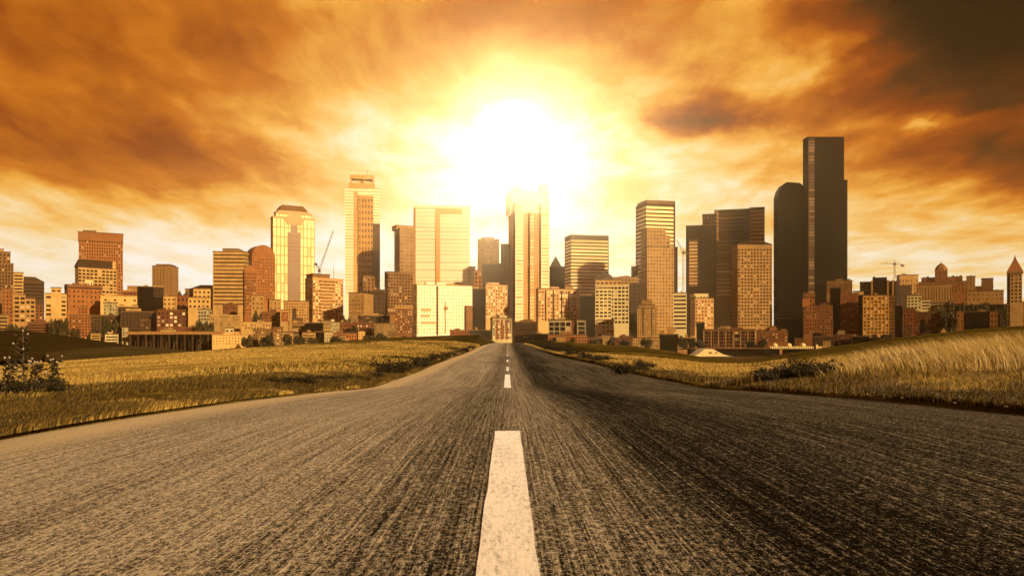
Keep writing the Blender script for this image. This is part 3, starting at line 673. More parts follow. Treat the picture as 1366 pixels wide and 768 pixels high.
# ---- 1100..1366
b = B('fluted_tower', 'copper fluted block with a deep dark notch beside the tallest black tower', off, 1103, 1137, 375, 930, mat='tan', style='strip', bay=2.6, wf=.5, fl=20, hf=.9, yb=392, ph=2, glass='bglass')
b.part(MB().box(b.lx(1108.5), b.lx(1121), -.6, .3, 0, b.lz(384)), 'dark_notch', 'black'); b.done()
B('banded_office', 'red-brown office slab with dense thin window rows edged in cream', off, 1121, 1145, 392, 850, mat='brick', fl=3.2, bay=2.7, wf=.7, hf=.5, yb=446, ph=0).done()
b = B('shadow_slab', 'black slab with a cream cap squeezed between the red-brown and golden offices', off, 1143, 1153, 394, 900, mat='black', fl=5, bay=5, yb=440, ph=0, glass='dglass')
b.tier(1138, 1152, 388.5, sb=4, mat='cream', style='plain', zb=b.lz(395), part='cap', ph=0, yb=394); b.done()
b = B('corner_office', 'golden office block with bright upper floors and a brown side wing', off, 1151, 1186, 394, 820, mat='gold', fl=4.4, bay=4.4, wf=.62, hf=.5, yb=450, ph=0, glass='glass2')
b.tier(1186.1, 1193, 395, sb=2, mat='brown', fl=4.4, bay=3.5, wf=.6, hf=.5, yb=450, ph=0, part='side_wing'); b.done()
b = B('brown_office', 'brown towered block with dark panels framed by tan columns on the skyline', off, 1147, 1196, 376, 1020, mat='dbrown', fl=8, bay=8, wf=.55, hf=.6, yb=396, ph=2, glass='dglass')
b.tier(1164, 1183, 371, sb=-2, mat='black', style='plain', part='dark_panel', ph=1, dp=10, roof='dark')
m = MB()
for px in (1162, 1183.2, 1190): m.box(b.lx(px), b.lx(px+2.4), -3.4, 4, b.lz(400), b.lz(374))
b.part(m, 'column', 'tan'); b.done()
b = B('civic_block', 'tall tan civic block with a dark shadowed notch at its foot', off, 1196, 1225, 367, 1080, left=4, mat='sand', fl=5.5, bay=3.6, wf=.3, hf=.6, yb=410, ph=1, tm=5)
b.part(MB().box(b.lx(1200), b.lx(1215.5), -1.5, .4, 0, b.lz(380)), 'shadow_notch', 'dbrown'); b.done()  # dark box paints in the shadow of the notch
b = B('ribbed_hall', 'long tan hall with close vertical ribs below the domed hospital', 'hall', 1222, 1270, 380, 1010, mat='sand', style='strip', bay=3.2, wf=.32, fl=20, hf=.85, yb=403, ph=0, glass='bglass').done()
b = B('domed_hospital', 'brown hilltop hospital stepping up to a small pointed dome', 'hospital', 1222, 1291, 376, 1200, mat='brick', fl=4, bay=4, wf=.4, hf=.45, yb=392, ph=0)
b.tier(1229, 1284, 370, sb=4, mat='brick', fl=4, bay=4, wf=.4, hf=.45, yb=376, zb=b.lz(377), part='upper_tier', ph=0)
b.tier(1247, 1264, 360, sb=1, mat='brick', fl=4, bay=4, wf=.35, hf=.45, yb=378, part='dome_drum', ph=0, dp=18, roof=None)
x0, x1 = b.lx(1246.6, 1), b.lx(1264.4, 1); cx = (x0+x1)/2; R = (x1-x0)/2
b.part(MB().lathe(cx, 10, [(R*1.1, b.lz(360)), (R*1.0, b.lz(357.5)), (R*.72, b.lz(354)), (R*.35, b.lz(351.5)), (.5, b.lz(350)), (.25, b.lz(347.5))], 8), 'dome', 'brown')
m = MB()
for px in (1231, 1236, 1270, 1275, 1280): m.box(b.lx(px, 4), b.lx(px+3, 4), 5, 9, b.lz(370)+.2, b.lz(367.5+((px*3) % 2)))
b.part(m, 'dormer', 'brick'); b.done()
b = B('hospital_wing', 'long low tan hospital wing with boxy rooftop towers', 'hospital', 1290, 1339, 388, 1100, mat='sand', fl=5, bay=5, wf=.25, hf=.3, yb=402, ph=1)
b.tier(1289, 1301, 368, sb=2, mat='tan', fl=5, bay=4, wf=.3, hf=.4, yb=388, part='stair_tower', ph=1, dp=12)
b.tier(1309, 1325, 371.5, sb=2, mat='brown', style='plain', part='plant_tower', ph=0, dp=14, yb=388)
b.tier(1290, 1325, 382, sb=4, mat='cream', fl=5, bay=5, wf=.2, hf=.3, yb=388, part='upper_storey', ph=0); b.done()
b = B('white_office', 'white gridded office with a stepped roof behind the red brick block', off, 1210, 1229, 394, 880, mat='white', fl=4, bay=4, wf=.6, hf=.5, yb=412, ph=0)
b.tier(1229, 1241, 400, mat='white', style='band', fl=4, hf=.5, yb=414, part='lower_step', ph=0); b.done()
b = B('stripe_block', 'low white striped block wedged between the stepped white office and dark trees', off, 1241, 1266, 404, 870, mat='white', style='band', fl=5, hf=.42, yb=418, ph=0).done()
b = B('brick_block', 'red brick block with dark tall entrance slot behind the grassy hill', off, 1205, 1256, 417, 760, mat='brick', fl=4.6, bay=4.4, wf=.5, hf=.5, yb=446, ph=0)
b.tier(1205, 1222, 412, sb=-1, mat='red', fl=4.6, bay=4.2, wf=.5, hf=.5, yb=446, part='corner_wing', dp=10, ph=0)
b.part(MB().box(b.lx(1229), b.lx(1233.8), -.4, .3, b.lz(446), b.lz(426)), 'entrance_slot', 'black'); b.done()
B('slim_block', 'slim dark block with a pale side beside the red brick block', off, 1194, 1204, 408, 880, mat='black', fl=5, bay=5, yb=440, ph=0, glass='dglass').done()
b = B('dark_brick_hall', 'long black hall with orange brick ends behind the grassy hill', 'hall', 1276, 1331, 416, 740, mat='black', fl=6, bay=6, wf=.4, hf=.45, yb=438, ph=0, glass='dglass')
b.tier(1276, 1285.5, 415.5, sb=-1, mat='brick', fl=6.5, bay=4.6, wf=.42, hf=.5, yb=440, part='brick_end', ph=0, dp=8, glass='glass2')
b.tier(1320.5, 1331, 416, sb=-1, mat='brick', fl=6.5, bay=4.6, wf=.42, hf=.5, yb=440, part='brick_end', ph=0, dp=8); b.done()
B('dark_warehouse', 'wide black warehouse behind the trees below the hospital', ware, 1262, 1343, 407, 900, mat='black', fl=6, bay=6, yb=420, ph=2, glass='dglass').done()
b = B('gable_cottage', 'tiny cream gabled cottage peeking over the grassy hill', house, 1254.5, 1263, 445, 640, mat='cream', fl=6, bay=5, wf=.3, hf=.4, yb=452, ph=0, roof=None)
x0, x1, z = b.lx(1254), b.lx(1263.5), b.lz(445)
b.part(MB().xz([(x0-.3, z), (x1+.3, z), ((x0+x1)/2, b.lz(437.5))], -.3, 6), 'gable_roof', 'cream'); b.done()
# pyramid-roofed tower
b = B('pyramid_tower', 'slender white tower with a steep pyramid roof and dark flank by the photo edge', tow, 1342, 1392, 405, 960, mat='cream', fl=4.6, bay=4.8, wf=.58, hf=.5, yb=440, ph=0)
x0, x1 = b.lx(1343.5, -.5), b.lx(1364.5, -.5)
b.tier(1347.5, 1363.5, 364, sb=-.5, mat='cream', fl=4.6, bay=4.6, wf=.56, hf=.5, yb=404, part='shaft', ph=0, dp=15, roof=None, tm=1)
b.part(MB().box(b.lx(1343.2, 1), b.lx(1347.5)-.02, .6, 14.5, 0, b.lz(364.5)), 'dark_flank', 'dbrown')  # the shaded side is put in as dark brown wall
b.part(MB().box(x0-.4, x1+.4, -1.3, 15.4, b.lz(364), b.lz(361)), 'cornice', 'tan')
m = MB().prism([(x0-.2, -1), (x1+.2, -1), (x1+.2, 15), (x0-.2, 15)], b.lz(361), b.lz(344), .14)
b.part(m, 'pyramid_roof', 'brick'); cx = (x0+x1)/2
b.part(MB().lathe(cx, 7, [(1.3, b.lz(344)), (1.1, b.lz(342)), (.5, b.lz(341)), (.1, b.lz(338))], 8), 'lantern', 'brick'); b.done()
# low dark sheds along the east waterfront
for i, (x0, x1, yt, D, mt, lab) in enumerate([
    (1086, 1112, 449, 700, 'dbrown', 'dim low shed below the battlemented brick block'),
    (1113, 1136, 447, 720, 'red', 'dark red low shed below the red-brown office slab'),
    (1137, 1160, 449, 700, 'black', 'black low shed between the red shed and the golden office'),
    (1160, 1200, 451, 690, 'dbrown', 'dim brown low shed touching the grassy hill below the golden office'),
    (1084, 1096, 444, 760, 'black', 'small black shed at the corner of the battlemented brick block'),
    (782, 826, 451, 720, 'red', 'low red-brown shop row in front of the pale domed block'),
    (826, 846, 449, 690, 'brick', 'low brick row with dark arched windows beside the three-rowed cream block'),
    (731, 783, 447, 640, 'brick', 'cluttered orange low roofs at the field edge under the white framed lowrise'),
    (92, 121, 421, 730, 'brick', 'orange brick block with faint rows of windows beside the dark tree'),
    (104, 117, 409, 790, 'brick', 'narrow brick block with lit square windows behind the orange brick block'),
    (121, 160, 421, 760, 'dbrown', 'dim dark block behind the shore road under the cream cube'),
    (600, 630, 441, 760, 'red', 'low red-brown shed at the foot of the bright pale block'),
    (686, 731, 446, 720, 'dark', 'dim low shed beside the road end under the wide golden apartments'),
    (628, 655, 441, 760, 'black', 'black low shed beside the road end under the golden apartments'),
]):
    B('low_shed', lab, 'shed', x0, x1, yt, D, mat=mt, fl=5, bay=5, wf=.5, hf=.45, yb=460, ph=1, glass='glass' if mt != 'black' else 'dglass').done()
b = B('garage_block', 'small red garage of three open decks behind the dark hill', 'garage', 37, 66, 430.5, 690, mat='brick', style='band', fl=5, hf=.45, yb=446, ph=0); b.done()

for x0, x1, yt, D, mt, st, lab in [
    (66, 74, 437, 700, 'cream', 'grid', 'small pale hut in the thicket beside the small red garage'),
    (121, 134, 445, 668, 'cream', 'band', 'open cream shed by the shore road next to the white van'),
    (140, 158, 446, 668, 'white', 'band', 'long white-edged shed by the shore road at the west end of the viaduct'),
    (163, 171, 437, 700, 'white', 'grid', 'tiny white box over the west end of the viaduct'),
    (188, 201, 427, 725, 'brown', 'grid', 'brown house wedged between the two red warehouses'),
    (246, 262, 437, 720, 'red', 'grid', 'red low block behind the east end of the viaduct'),
    (364, 378, 437, 680, 'brick', 'grid', 'brick house below the framed brown mural'),
    (392, 404, 425, 745, 'dbrown', 'grid', 'dark small house under the notch of the U-shaped sandy block'),
    (345, 361, 447, 640, 'cream', 'band', 'lowest cream shopfront right beside the pier warehouse'),
    (478, 487, 442, 668, 'cream', 'grid', 'tiny cream house before the red block with white windows'),
    (517, 531, 443, 662, 'sand', 'grid', 'small sandy house at the corner of the terracotta block'),
    (904, 919, 459, 660, 'tan', 'band', 'low tan hut before the truss-roofed black hall'),
    (1008, 1022, 453, 690, 'red', 'grid', 'low red house below the round-gabled brick block'),
    (1098, 1108, 455, 650, 'cream', 'grid', 'little cream kiosk east of the pier shed with the roof domes'),
    (1118, 1127, 441, 760, 'white', 'grid', 'tiny white hut at the foot of the red-brown office slab'),
    (1205, 1216, 437, 700, 'brown', 'grid', 'small brown house at the hill edge below the red brick block'),
    (742, 753, 450, 630, 'sand', 'grid', 'sandy hut on the field edge among the cluttered orange roofs'),
    (804, 815, 448, 700, 'cream', 'grid', 'small cream shop at the foot of the pale domed block'),
    (1060, 1072, 452, 690, 'brick', 'grid', 'brick hut behind the roof domes of the pier shed'),
    (452, 462, 448, 650, 'cream', 'band', 'cream stall at the field edge below the red brick block'),
]:
    B('small_building', lab, 'building', x0, x1, yt, D, mat=mt, style=st, fl=4.4, bay=3.8, wf=.5, hf=.45, yb=462, ph=0, glass='glass2' if mt in ('brick', 'red') else 'glass').done()


# ------------------------------------------------------------------ cranes
def lattice(mb, p, q, w, n, r=.14):
    """square lattice boom from p to q"""
    p, q = Vector(p), Vector(q); d = (q-p).normalized(); a = d.cross(Vector((0, 1, 0)))
    a = (a if a.length > .1 else d.cross(Vector((1, 0, 0)))).normalized(); c = d.cross(a)
    cs = [a*w/2+c*w/2, a*w/2-c*w/2, -a*w/2-c*w/2, -a*w/2+c*w/2]
    for k in cs: mb.tube(p+k, q+k, r, n=4)
    for i in range(n):
        s0, s1 = p+(q-p)*i/n, p+(q-p)*(i+1)/n
        for j in range(4): mb.tube(s0+cs[j], s1+cs[(j+1) % 4], r*.7, n=4)


def crane(label, px, yb, ym, D, tip, back):
    """tower crane: mast at px from yb up to ym, jib tip and counter jib at photo points"""
    X = pxx(px, D); z0, z1 = pxz(yb, D), pxz(ym, D)
    r = empty('tower_crane', (X, D, z0), 0, label, 'crane')
    m = MB(); lattice(m, (0, 0, 0), (0, 0, z1-z0), 1.7, 9, .16); m.build('mast', M['steel'], r)
    t = Vector((pxx(tip[0], D)-X, 0, pxz(tip[1], D)-z0)); k = Vector((pxx(back[0], D)-X, 0, pxz(back[1], D)-z0)); o = Vector((0, 0, z1-z0))
    m = MB(); lattice(m, o, t, 1.3, 10, .12); m.build('jib', M['steel'], r)
    m = MB(); lattice(m, o, k, 1.3, 3, .14); m.build('counter_jib', M['steel'], r)
    MB().box(k.x-1.6, k.x+1.6, -1.2, 1.2, k.z-2.4, k.z).build('counterweight', M['dsteel'], r)
    MB().box(-1.4, 1.4, -1.6, 1.2, z1-z0-1.4, z1-z0+1.4).build('cab', M['dsteel'], r)
    a = Vector((0, 0, z1-z0+5)); m = MB(); m.tube(o, a, .3, .15); m.tube(a, o+(t-o)*.75, .1); m.tube(a, k, .1)
    m.build('tie_bar', M['dsteel'], r)


crane('luffing crane with its long jib raised steeply over the golden apartment tower', 426, 375, 361, 960, (444.5, 308), (421, 351))
crane('slim crane standing in the gap beside the dark twin-stepped tower', 911.5, 395, 337, 1000, (902.5, 320), (916, 336))
crane('level-jib crane rising over the brown towered block on the skyline', 1193.5, 372, 352, 1060, (1175, 351), (1204, 353))

# ------------------------------------------------------------------ waterfront: viaduct, pier shed, tent, lamps
D = 690
x0, x1 = pxx(170, D), pxx(322, D)
r = empty('viaduct', ((x0+x1)/2, D, GZ), 0, 'long raised road deck on dark columns along the shore', 'viaduct')
w = x1-x0; zt = pxz(443, D)-GZ
MB().box(-w/2, w/2, 0, 12, zt-1.6, zt-.4).build('deck', M['sand'], r)
MB().box(-w/2, w/2, -.3, -.02, zt-1.9, zt+.7).build('parapet', M['tan'], r)
for i in range(15):
    xx = -w/2+2+i*(w-4)/14
    MB().box(xx-.6, xx+.6, .4, 1.6, 0, zt-1.62).box(xx-.6, xx+.6, 9, 10.2, 0, zt-1.62).build('column', M['dbrown'], r)
MB().box(-w/2, w/2, 11, 11.6, 0, zt-1.62).build('back_wall', M['black'], r)
b = B('deck_house', 'little cream pavilion with dark arched windows standing on the raised road deck', 'pavilion', 214, 235, 440, 699, mat='cream', fl=5, bay=6, wf=.6, hf=.5, yb=446, ph=0)
b.done()

D = 640
x0, x1 = pxx(1027, D), pxx(1096, D)
r = empty('pier_shed', ((x0+x1)/2, D, GZ), 0, 'long low pier shed with a pale scalloped eave and three pale roof domes', 'pier')
w = x1-x0; zt = pxz(462, D)-GZ
MB().box(-w/2, w/2, .6, 24, 0, zt-1).build('wall', M['black'], r)
m = MB().box(-w/2-.6, w/2+.6, -.6, 24.6, zt-1, zt)
m.build('roof', M['cream'], r)
m = MB()
for i in range(28): m.box(-w/2+i*w/28+.1, -w/2+(i+.6)*w/28, -.8, -.62, zt-1.9, zt+.1)
m.build('eave_trim', M['white'], r)
for px in (1038, 1057, 1076):
    xx = pxx(px, D)-(x0+x1)/2
    MB().lathe(xx, 8, [(2.2, zt), (2.1, zt+1.2), (1.6, zt+2.1), (.8, zt+2.6), (.1, zt+2.8)], 12).build('roof_dome', M['white'], r, True)
MB().box(pxx(1041.5, D)-(x0+x1)/2-1, pxx(1041.5, D)-(x0+x1)/2+1, -.4, .5, 0, zt-2).build('doorway', M['brick'], r)
MB().box(w/2-5.2, w/2-4, -2.5, -1.3, 0, zt+1.6).build('sign_post', M['white'], r)
D = 560
x0, x1 = pxx(922, D), pxx(978, D); zt = pxz(465.5, D)-GZ; ze = pxz(474, D)-GZ
r = empty('tent', ((x0+x1)/2, D, GZ), 0, 'big white tent roof with a raised ridge peeping over the field', 'tent')
w = (x1-x0)/2
MB().xz([(-w, 0), (w, 0), (w, ze-1), (w*.5, ze+1), (w*.05, zt), (-w*.35, zt), (-w*.65, ze+1), (-w, ze-1)], 0, 22).build('canopy', M['white'], r)
m = MB()
for xx in (-w*.12, -w*.05, w*.2): m.box(xx-.6, xx+.6, -.12, .2, zt-3.2, zt-2)
m.build('roof_opening', M['brown'], r)
r = empty('dark_pier', (pxx(975, 610), 610, GZ), 0, 'long black pier wall behind the white tent roof', 'pier')
w = (pxx(1032, 610)-pxx(925, 610))/2
MB().box(-w, w, 0, 12, 0, pxz(465, 610)-GZ).build('wall', M['black'], r)
MB().box(-w, w, -.4, 12.4, pxz(465, 610)-GZ, pxz(465, 610)-GZ+.5).build('roof_edge', M['brown'], r)


def lamp_proto():
    r = empty('street_lamp', (0, 0, GZ), 0)
    MB().lathe(0, 0, [(.18, 0), (.12, 1), (.08, 9)], 8).build('pole', M['steel'], r)
    MB().tube((0, 0, 9), (1.6, 0, 9.4), .07).build('arm', M['steel'], r)
    MB().box(1.4, 2.3, -.2, .2, 9.3, 9.5).build('lamp_head', M['roofl'], r)
    return r


first = lamp_proto()
for i, px in enumerate((97, 113, 142, 160, 196, 232, 268, 300, 345, 372, 400, 425)):
    o = first if i == 0 else copy_tree(first)
    o.location = (pxx(px, 660), 660, GZ); tag(o, 'thin street lamp along the shore road below the west side of the city', 'street lamp', 'street lamps along the shore road')


# parked cars
def car_proto(mat):
    r = empty('parked_car', (0, 0, GZ), 0)
    MB().xz([(-2.2, .35), (2.2, .35), (2.25, .75), (1.3, .9), (-2.0, .95), (-2.25, .7)], -.85, .85).build('body', mat, r)
    MB().xz([(-1.75, .9), (1.05, .88), (.35, 1.42), (-1.2, 1.45)], -.75, .75).build('cabin', M['dglass'], r)
    for x in (-1.35, 1.35):
        for y in (-.86, .86):
            m = MB(); m.tube((x, y-.1, .33), (x, y+.1, .33), .33, n=10); m.build('wheel', M['dsteel'], r)
    return r


paints = [flat_mat('white_car_paint', (.75, .72, .66), .35), flat_mat('grey_car_paint', (.25, .23, .2), .35, .3), flat_mat('dark_car_paint', (.05, .04, .035), .35)]
protos = [car_proto(p) for p in paints]
used = [0, 0, 0]
words_ = ['white', 'grey', 'dark']
row = [(172, 655), (178, 655), (186, 655), (207, 640), (213, 640), (219, 640), (224, 640), (230, 640), (236, 640), (243, 640), (249, 640), (256, 640), (262, 640), (268, 640), (275, 640),
       (127, 680), (133, 680), (146, 680), (292, 622), (301, 622), (311, 622), (322, 622), (332, 622), (345, 622), (364, 640), (371, 640), (380, 640), (412, 640), (455, 640), (470, 640), (480, 640), (1090, 640), (1101, 660), (1118, 660), (1133, 660), (1178, 660)]
for i, (px, Y) in enumerate(row):
    k = rng.choices((0, 1, 2), (5, 3, 2))[0]
    o = protos[k] if not used[k] else copy_tree(protos[k]); used[k] += 1
    o.location = (pxx(px, Y), Y+rng.uniform(-2, 2), GZ+.02); o.rotation_euler.z = rng.choice((0, math.pi))+rng.uniform(-.1, .1)
    tag(o, f'{words_[k]} car parked on the shore road in front of the city', 'car', f'{words_[k]} cars parked along the shore road')
van = empty('delivery_van', (pxx(93, 650), 650, GZ+.02), 0, 'white van parked on the shore road beside the dark hill', 'van')
MB().xz([(-2.9, .4), (2.9, .4), (2.9, 1.2), (2.2, 1.4), (1.6, 2.4), (-2.9, 2.4)], -1, 1).build('body', paints[0], van)
MB().xz([(2.25, 1.45), (1.75, 2.25), (1.0, 2.25), (1.0, 1.45)], -1.02, 1.02).build('window', M['dglass'], van)
for x in (-1.9, 1.9):
    for y in (-1, 1):
        m = MB(); m.tube((x, y-.12, .4), (x, y+.12, .4), .4, n=10); m.build('wheel', M['dsteel'], van)


# ------------------------------------------------------------------ trees
def leaf_mat(name, a, b, scale=2.0):
    m, t, p = new_mat(name)
    r = t.node('ShaderNodeNewGeometry').outputs['Random Per Island']
    t.put(p.inputs['Base Color'], t.ramp(r, [(0, a), (1, b)])); p.inputs['Roughness'].default_value = .7
    p.inputs['Specular IOR Level'].default_value = .2
    return m


M['leaf'] = leaf_mat('city_tree_leaf', (.022, .02, .006), (.06, .048, .012))
M['bark'] = flat_mat('tree_bark', (.08, .055, .035), .9, scale=4)


def tree_proto(seed, h, w):
    g = np.random.default_rng(seed); rr = random.Random(seed)
    r = empty('broadleaf_tree', (0, 0, GZ), 0)
    m = MB(); m.tube((0, 0, 0), (0, 0, h*.45), .35, .2, 8)
    cl = []
    for i in range(9):
        a = rr.uniform(0, 6.28); q = (math.cos(a)*w*rr.uniform(.1, .36), math.sin(a)*w*rr.uniform(.1, .36), h*rr.uniform(.42, .86))
        m.tube((0, 0, h*rr.uniform(.25, .42)), q, .12, .04, 5); cl.append(q)
    m.build('trunk', M['bark'], r)
    n = 900
    c = np.array(cl)[g.integers(0, len(cl), n)]
    d = g.normal(size=(n, 3)); d /= np.linalg.norm(d, axis=1)[:, None]
    p = c+d*(g.random(n)**.4)[:, None]*np.array([w*.22, w*.22, h*.16])
    a = g.normal(size=(n, 3)); a /= np.linalg.norm(a, axis=1)[:, None]; b = np.cross(a, g.normal(size=(n, 3))); b /= np.linalg.norm(b, axis=1)[:, None]
    s = g.uniform(.3, .75, n)[:, None]
    v = np.stack([p-a*s, p-b*s*.7, p+a*s, p+b*s*.7], 1).reshape(-1, 3)
    np_mesh('crown', v, np.arange(n*4).reshape(n, 4), M['leaf'], r)
    return r


tp = [tree_proto(1, 10, 9), tree_proto(2, 12, 8), tree_proto(3, 8.5, 9.5)]
tu = [0, 0, 0]
spots = [  # px, base row distance, crown top row, wording
    ([(13, 670), (19, 672), (26, 668), (33, 670)], 433, 'dark round tree between the cream garage and the small red garage', 'trees between the two garages'),
    ([(71, 690), (76, 700), (82, 690), (88, 700), (79, 720)], 424, 'tall dark tree in the thicket right of the small red garage', 'trees of the dark thicket by the red garage'),
    ([(101, 680), (124, 700)], 436, 'dark tree by the shore road near the white van', 'trees by the white van'),
    ([(139, 740), (146, 742), (152, 740)], 424, 'dark tree in front of the bright cream cube house', 'trees by the cream cube house'),
    ([(265, 700), (271, 700), (277, 700), (268, 720)], 426, 'dark tree below the little white building with open windows', 'trees below the white gridded building'),
    ([(244, 940), (249, 940), (240, 960)], 394, 'dark tree on the slope beside the dark reddish houses', 'trees on the slope'),
    ([(341, 800), (347, 800)], 415, 'dark tree at the foot of the plain tan block with the notched shadow', 'trees by the tan block'),
    ([(463, 780), (458, 780)], 421, 'dark tree at the foot of the golden apartment tower', 'trees by the golden apartment tower'),
    ([(472, 690), (477, 690)], 433, 'dark tree at the field edge right of the dark red brick block', 'trees by the dark red brick block'),
    ([(508, 650), (513, 650)], 444, 'dark bushy tree in front of the low cream block at the field edge', 'trees by the low cream block'),
    ([(816, 690), (834, 680)], 449, 'dark tree under the pale domed block', 'trees under the pale domed block'),
    ([(1164, 680), (1176, 670), (1182, 672)], 445, 'dark tree at the hill edge below the golden corner office', 'trees below the golden corner office'),
    ([(1242, 660), (1248, 660), (1236, 662)], 440, 'dark tree on the hill edge beside the tiny gabled cottage', 'trees by the gabled cottage'),
    ([(1259, 720), (1265, 740), (1270, 720)], 412, 'dark tree between the red brick block and the long black hall', 'trees between the brick block and the black hall'),
    ([(1255, 860), (1268, 860), (1280, 880), (1292, 870), (1304, 880), (1316, 870), (1328, 880), (1338, 860)], 402, 'dark tree in the row above the long black hall', 'trees in the row below the hospital'),
    ([(331, 628), (352, 625), (358, 627), (384, 634), (399, 638), (417, 630), (448, 636), (489, 640), (497, 650), (541, 640)], 446, 'dark tree on the shore before the low buildings west of the pale block', 'shore trees west of the pale block'),
    ([(607, 700), (640, 690), (735, 625), (760, 628), (794, 640), (862, 628), (910, 640), (932, 640), (1001, 640), (1016, 660)], 450, 'dark tree on the shore before the low buildings east of the pale block', 'shore trees east of the pale block'),
    ([(1228, 800), (1236, 800)], 412, 'small dark tree on the roofline between the white office and the red brick block', 'trees behind the red brick block'),
]
for pts, yt, lab, grp in spots:
    for px, Y in pts:
        k = rng.randrange(3)
        o = tp[k] if not tu[k] else copy_tree(tp[k]); tu[k] += 1
        h = pxz(yt+rng.uniform(-1, 2), Y)-GZ; s = h/(10, 12, 8.5)[k]
        o.location = (pxx(px, Y), Y, GZ); o.rotation_euler.z = rng.uniform(0, 6); o.scale = (min(s, 1.1), min(s, 1.1), s)
        tag(o, lab, 'tree', grp)

# ------------------------------------------------------------------ road and terrain
RY = [-20, 0, 5, 9, 13.8, 21, 28, 36, 64, 110, 150, 200, 230, 300, 420]
RZ = [0, 0, 0, -.08, -.25, -.50, -.50, -.42, -.30, .08, .17, .20, 0, -2.2, -9.0]


def pchip(xs, ys):
    xs, ys = np.array(xs, float), np.array(ys, float); h = np.diff(xs); dl = np.diff(ys)/h
    m = np.zeros(len(xs)); m[0], m[-1] = dl[0], dl[-1]
    for i in range(1, len(xs)-1):
        if dl[i-1]*dl[i] > 0: m[i] = 2*dl[i-1]*dl[i]/(dl[i-1]+dl[i])

    def f(x):
        x = np.asarray(x, float); i = np.clip(np.searchsorted(xs, x)-1, 0, len(h)-1)
        t = (x-xs[i])/h[i]; t2, t3 = t*t, t*t*t
        return (2*t3-3*t2+1)*ys[i]+(t3-2*t2+t)*h[i]*m[i]+(-2*t3+3*t2)*ys[i+1]+(t3-t2)*h[i]*m[i+1]
    return f


zr = pchip(RY, RZ)
def wl(Y): return np.full_like(np.asarray(Y, float), 3.3)
def wr(Y): return np.interp(Y, [0, 20, 55, 400], [4.9, 4.9, 3.3, 3.3])


Ys = np.linspace(.5, 230, 6000)
EL = (Ys*0+3.3)/Ys; ER = wr(Ys)/Ys
LC = [(-900, 530), (-400, 512), (-100, 494), (0, 487), (100, 479.5), (200, 472.5), (300, 465), (420, 457), (500, 451.5), (560, 448.5), (600, 447), (640, 446), (655, 453), (664, 458)]
LY = [(-900, 60), (0, 95), (420, 105), (560, 125), (640, 150), (664, 185)]
RC = [(690, 458), (697, 457), (705, 454.5), (760, 456), (860, 463), (900, 469), (940, 476.5), (975, 478.5), (1010, 478), (1060, 469.5), (1120, 460.5), (1200, 449.5), (1260, 443), (1300, 438.5), (1366, 434), (1500, 429), (2400, 425)]
RYc = [(690, 190), (720, 150), (760, 112), (900, 84), (960, 74), (1060, 72), (1366, 68), (2400, 60)]


def ground(u, Y):
    """terrain height along view-plan direction u = X/Y at depth Y (arrays)"""
    u, Y = np.broadcast_arrays(np.asarray(u, float), np.asarray(Y, float))
    px = CX+F*u; L = u < 0
    ye = np.where(L, np.interp(-u, EL[::-1], Ys[::-1]), np.interp(u, ER[::-1], Ys[::-1]))
    pc = np.where(L, np.interp(px, *zip(*LC)), np.interp(px, *zip(*RC)))
    yc = np.where(L, np.interp(px, *zip(*LY)), np.interp(px, *zip(*RYc)))
    yc = np.maximum(yc, ye+6)
    ze = zr(ye); zc = CAMZ+(HY-pc)/F*yc
    t = np.clip((Y-ye)/(yc-ye), 0, 1)
    tt = t
    z = ze+(zc-ze)*tt
    d = np.maximum(Y-yc, 0)
    z = z+d*(zc-CAMZ)/yc*.9-.0009*d*d-.006*d
    return np.maximum(np.where(Y < ye, ze, z), GZ-.3), ye, yc


def gz(X, Y): return ground(np.asarray(X)/np.asarray(Y), Y)[0]


def bump(X, Y, amp):
    out = np.zeros(X.size)
    for i, (x, y) in enumerate(zip(X.ravel(), Y.ravel())):
        out[i] = mnoise.noise((x*.5, y*.35, 3))*.5+mnoise.noise((x*.13, y*.09, 7))*1.0
    return out.reshape(X.shape)*amp


# field materials
def field_mat(name, stops, far):
    m, t, p = new_mat(name)
    g = t.node('ShaderNodeNewGeometry').outputs['Position']
    sp = t.node('ShaderNodeSeparateXYZ'); t.put(sp.inputs[0], g)
    n1 = t.noise(t.vmath('MULTIPLY', g, (.05, .14, .1)), 1, 5, .6, .6)
    n2 = t.noise(t.vmath('MULTIPLY', g, (1.3, .5, 1)), 1, 5, .75)
    n3 = t.noise(g, 14, 3, .7)
    k = t.math('ADD', t.math('ADD', t.math('MULTIPLY', n1, .5), t.math('MULTIPLY', n2, .3)), t.math('MULTIPLY', n3, .2))
    if far:      # a band of greener turf past the straw, with a ragged edge of its own
        yy = t.math('ADD', sp.outputs[1], t.math('MULTIPLY', t.math('SUBTRACT', n1, .5), 90))
        k = t.math('SUBTRACT', k, t.math('MULTIPLY', t.mapr(yy, far[0], far[1], 0, 1, True), far[2]))
        # bare brown soil along the verge
        k = t.math('SUBTRACT', k, t.math('MULTIPLY', t.mapr(t.math('ADD', t.math('ABSOLUTE', sp.outputs[0]), t.math('MULTIPLY', t.math('SUBTRACT', n2, .5), 5)), 8.5, 5.5, 0, 1, True), .12))
    t.put(p.inputs['Base Color'], t.ramp(k, stops))
    p.inputs['Roughness'].default_value = 1.0; p.inputs['Specular IOR Level'].default_value = 0.0
    bp = t.node('ShaderNodeBump'); bp.inputs['Strength'].default_value = .9; bp.inputs['Distance'].default_value = .25
    t.put(bp.inputs['Height'], t.math('ADD', n2, t.math('MULTIPLY', n3, .5))); t.put(p.inputs['Normal'], bp.outputs[0])
    return m


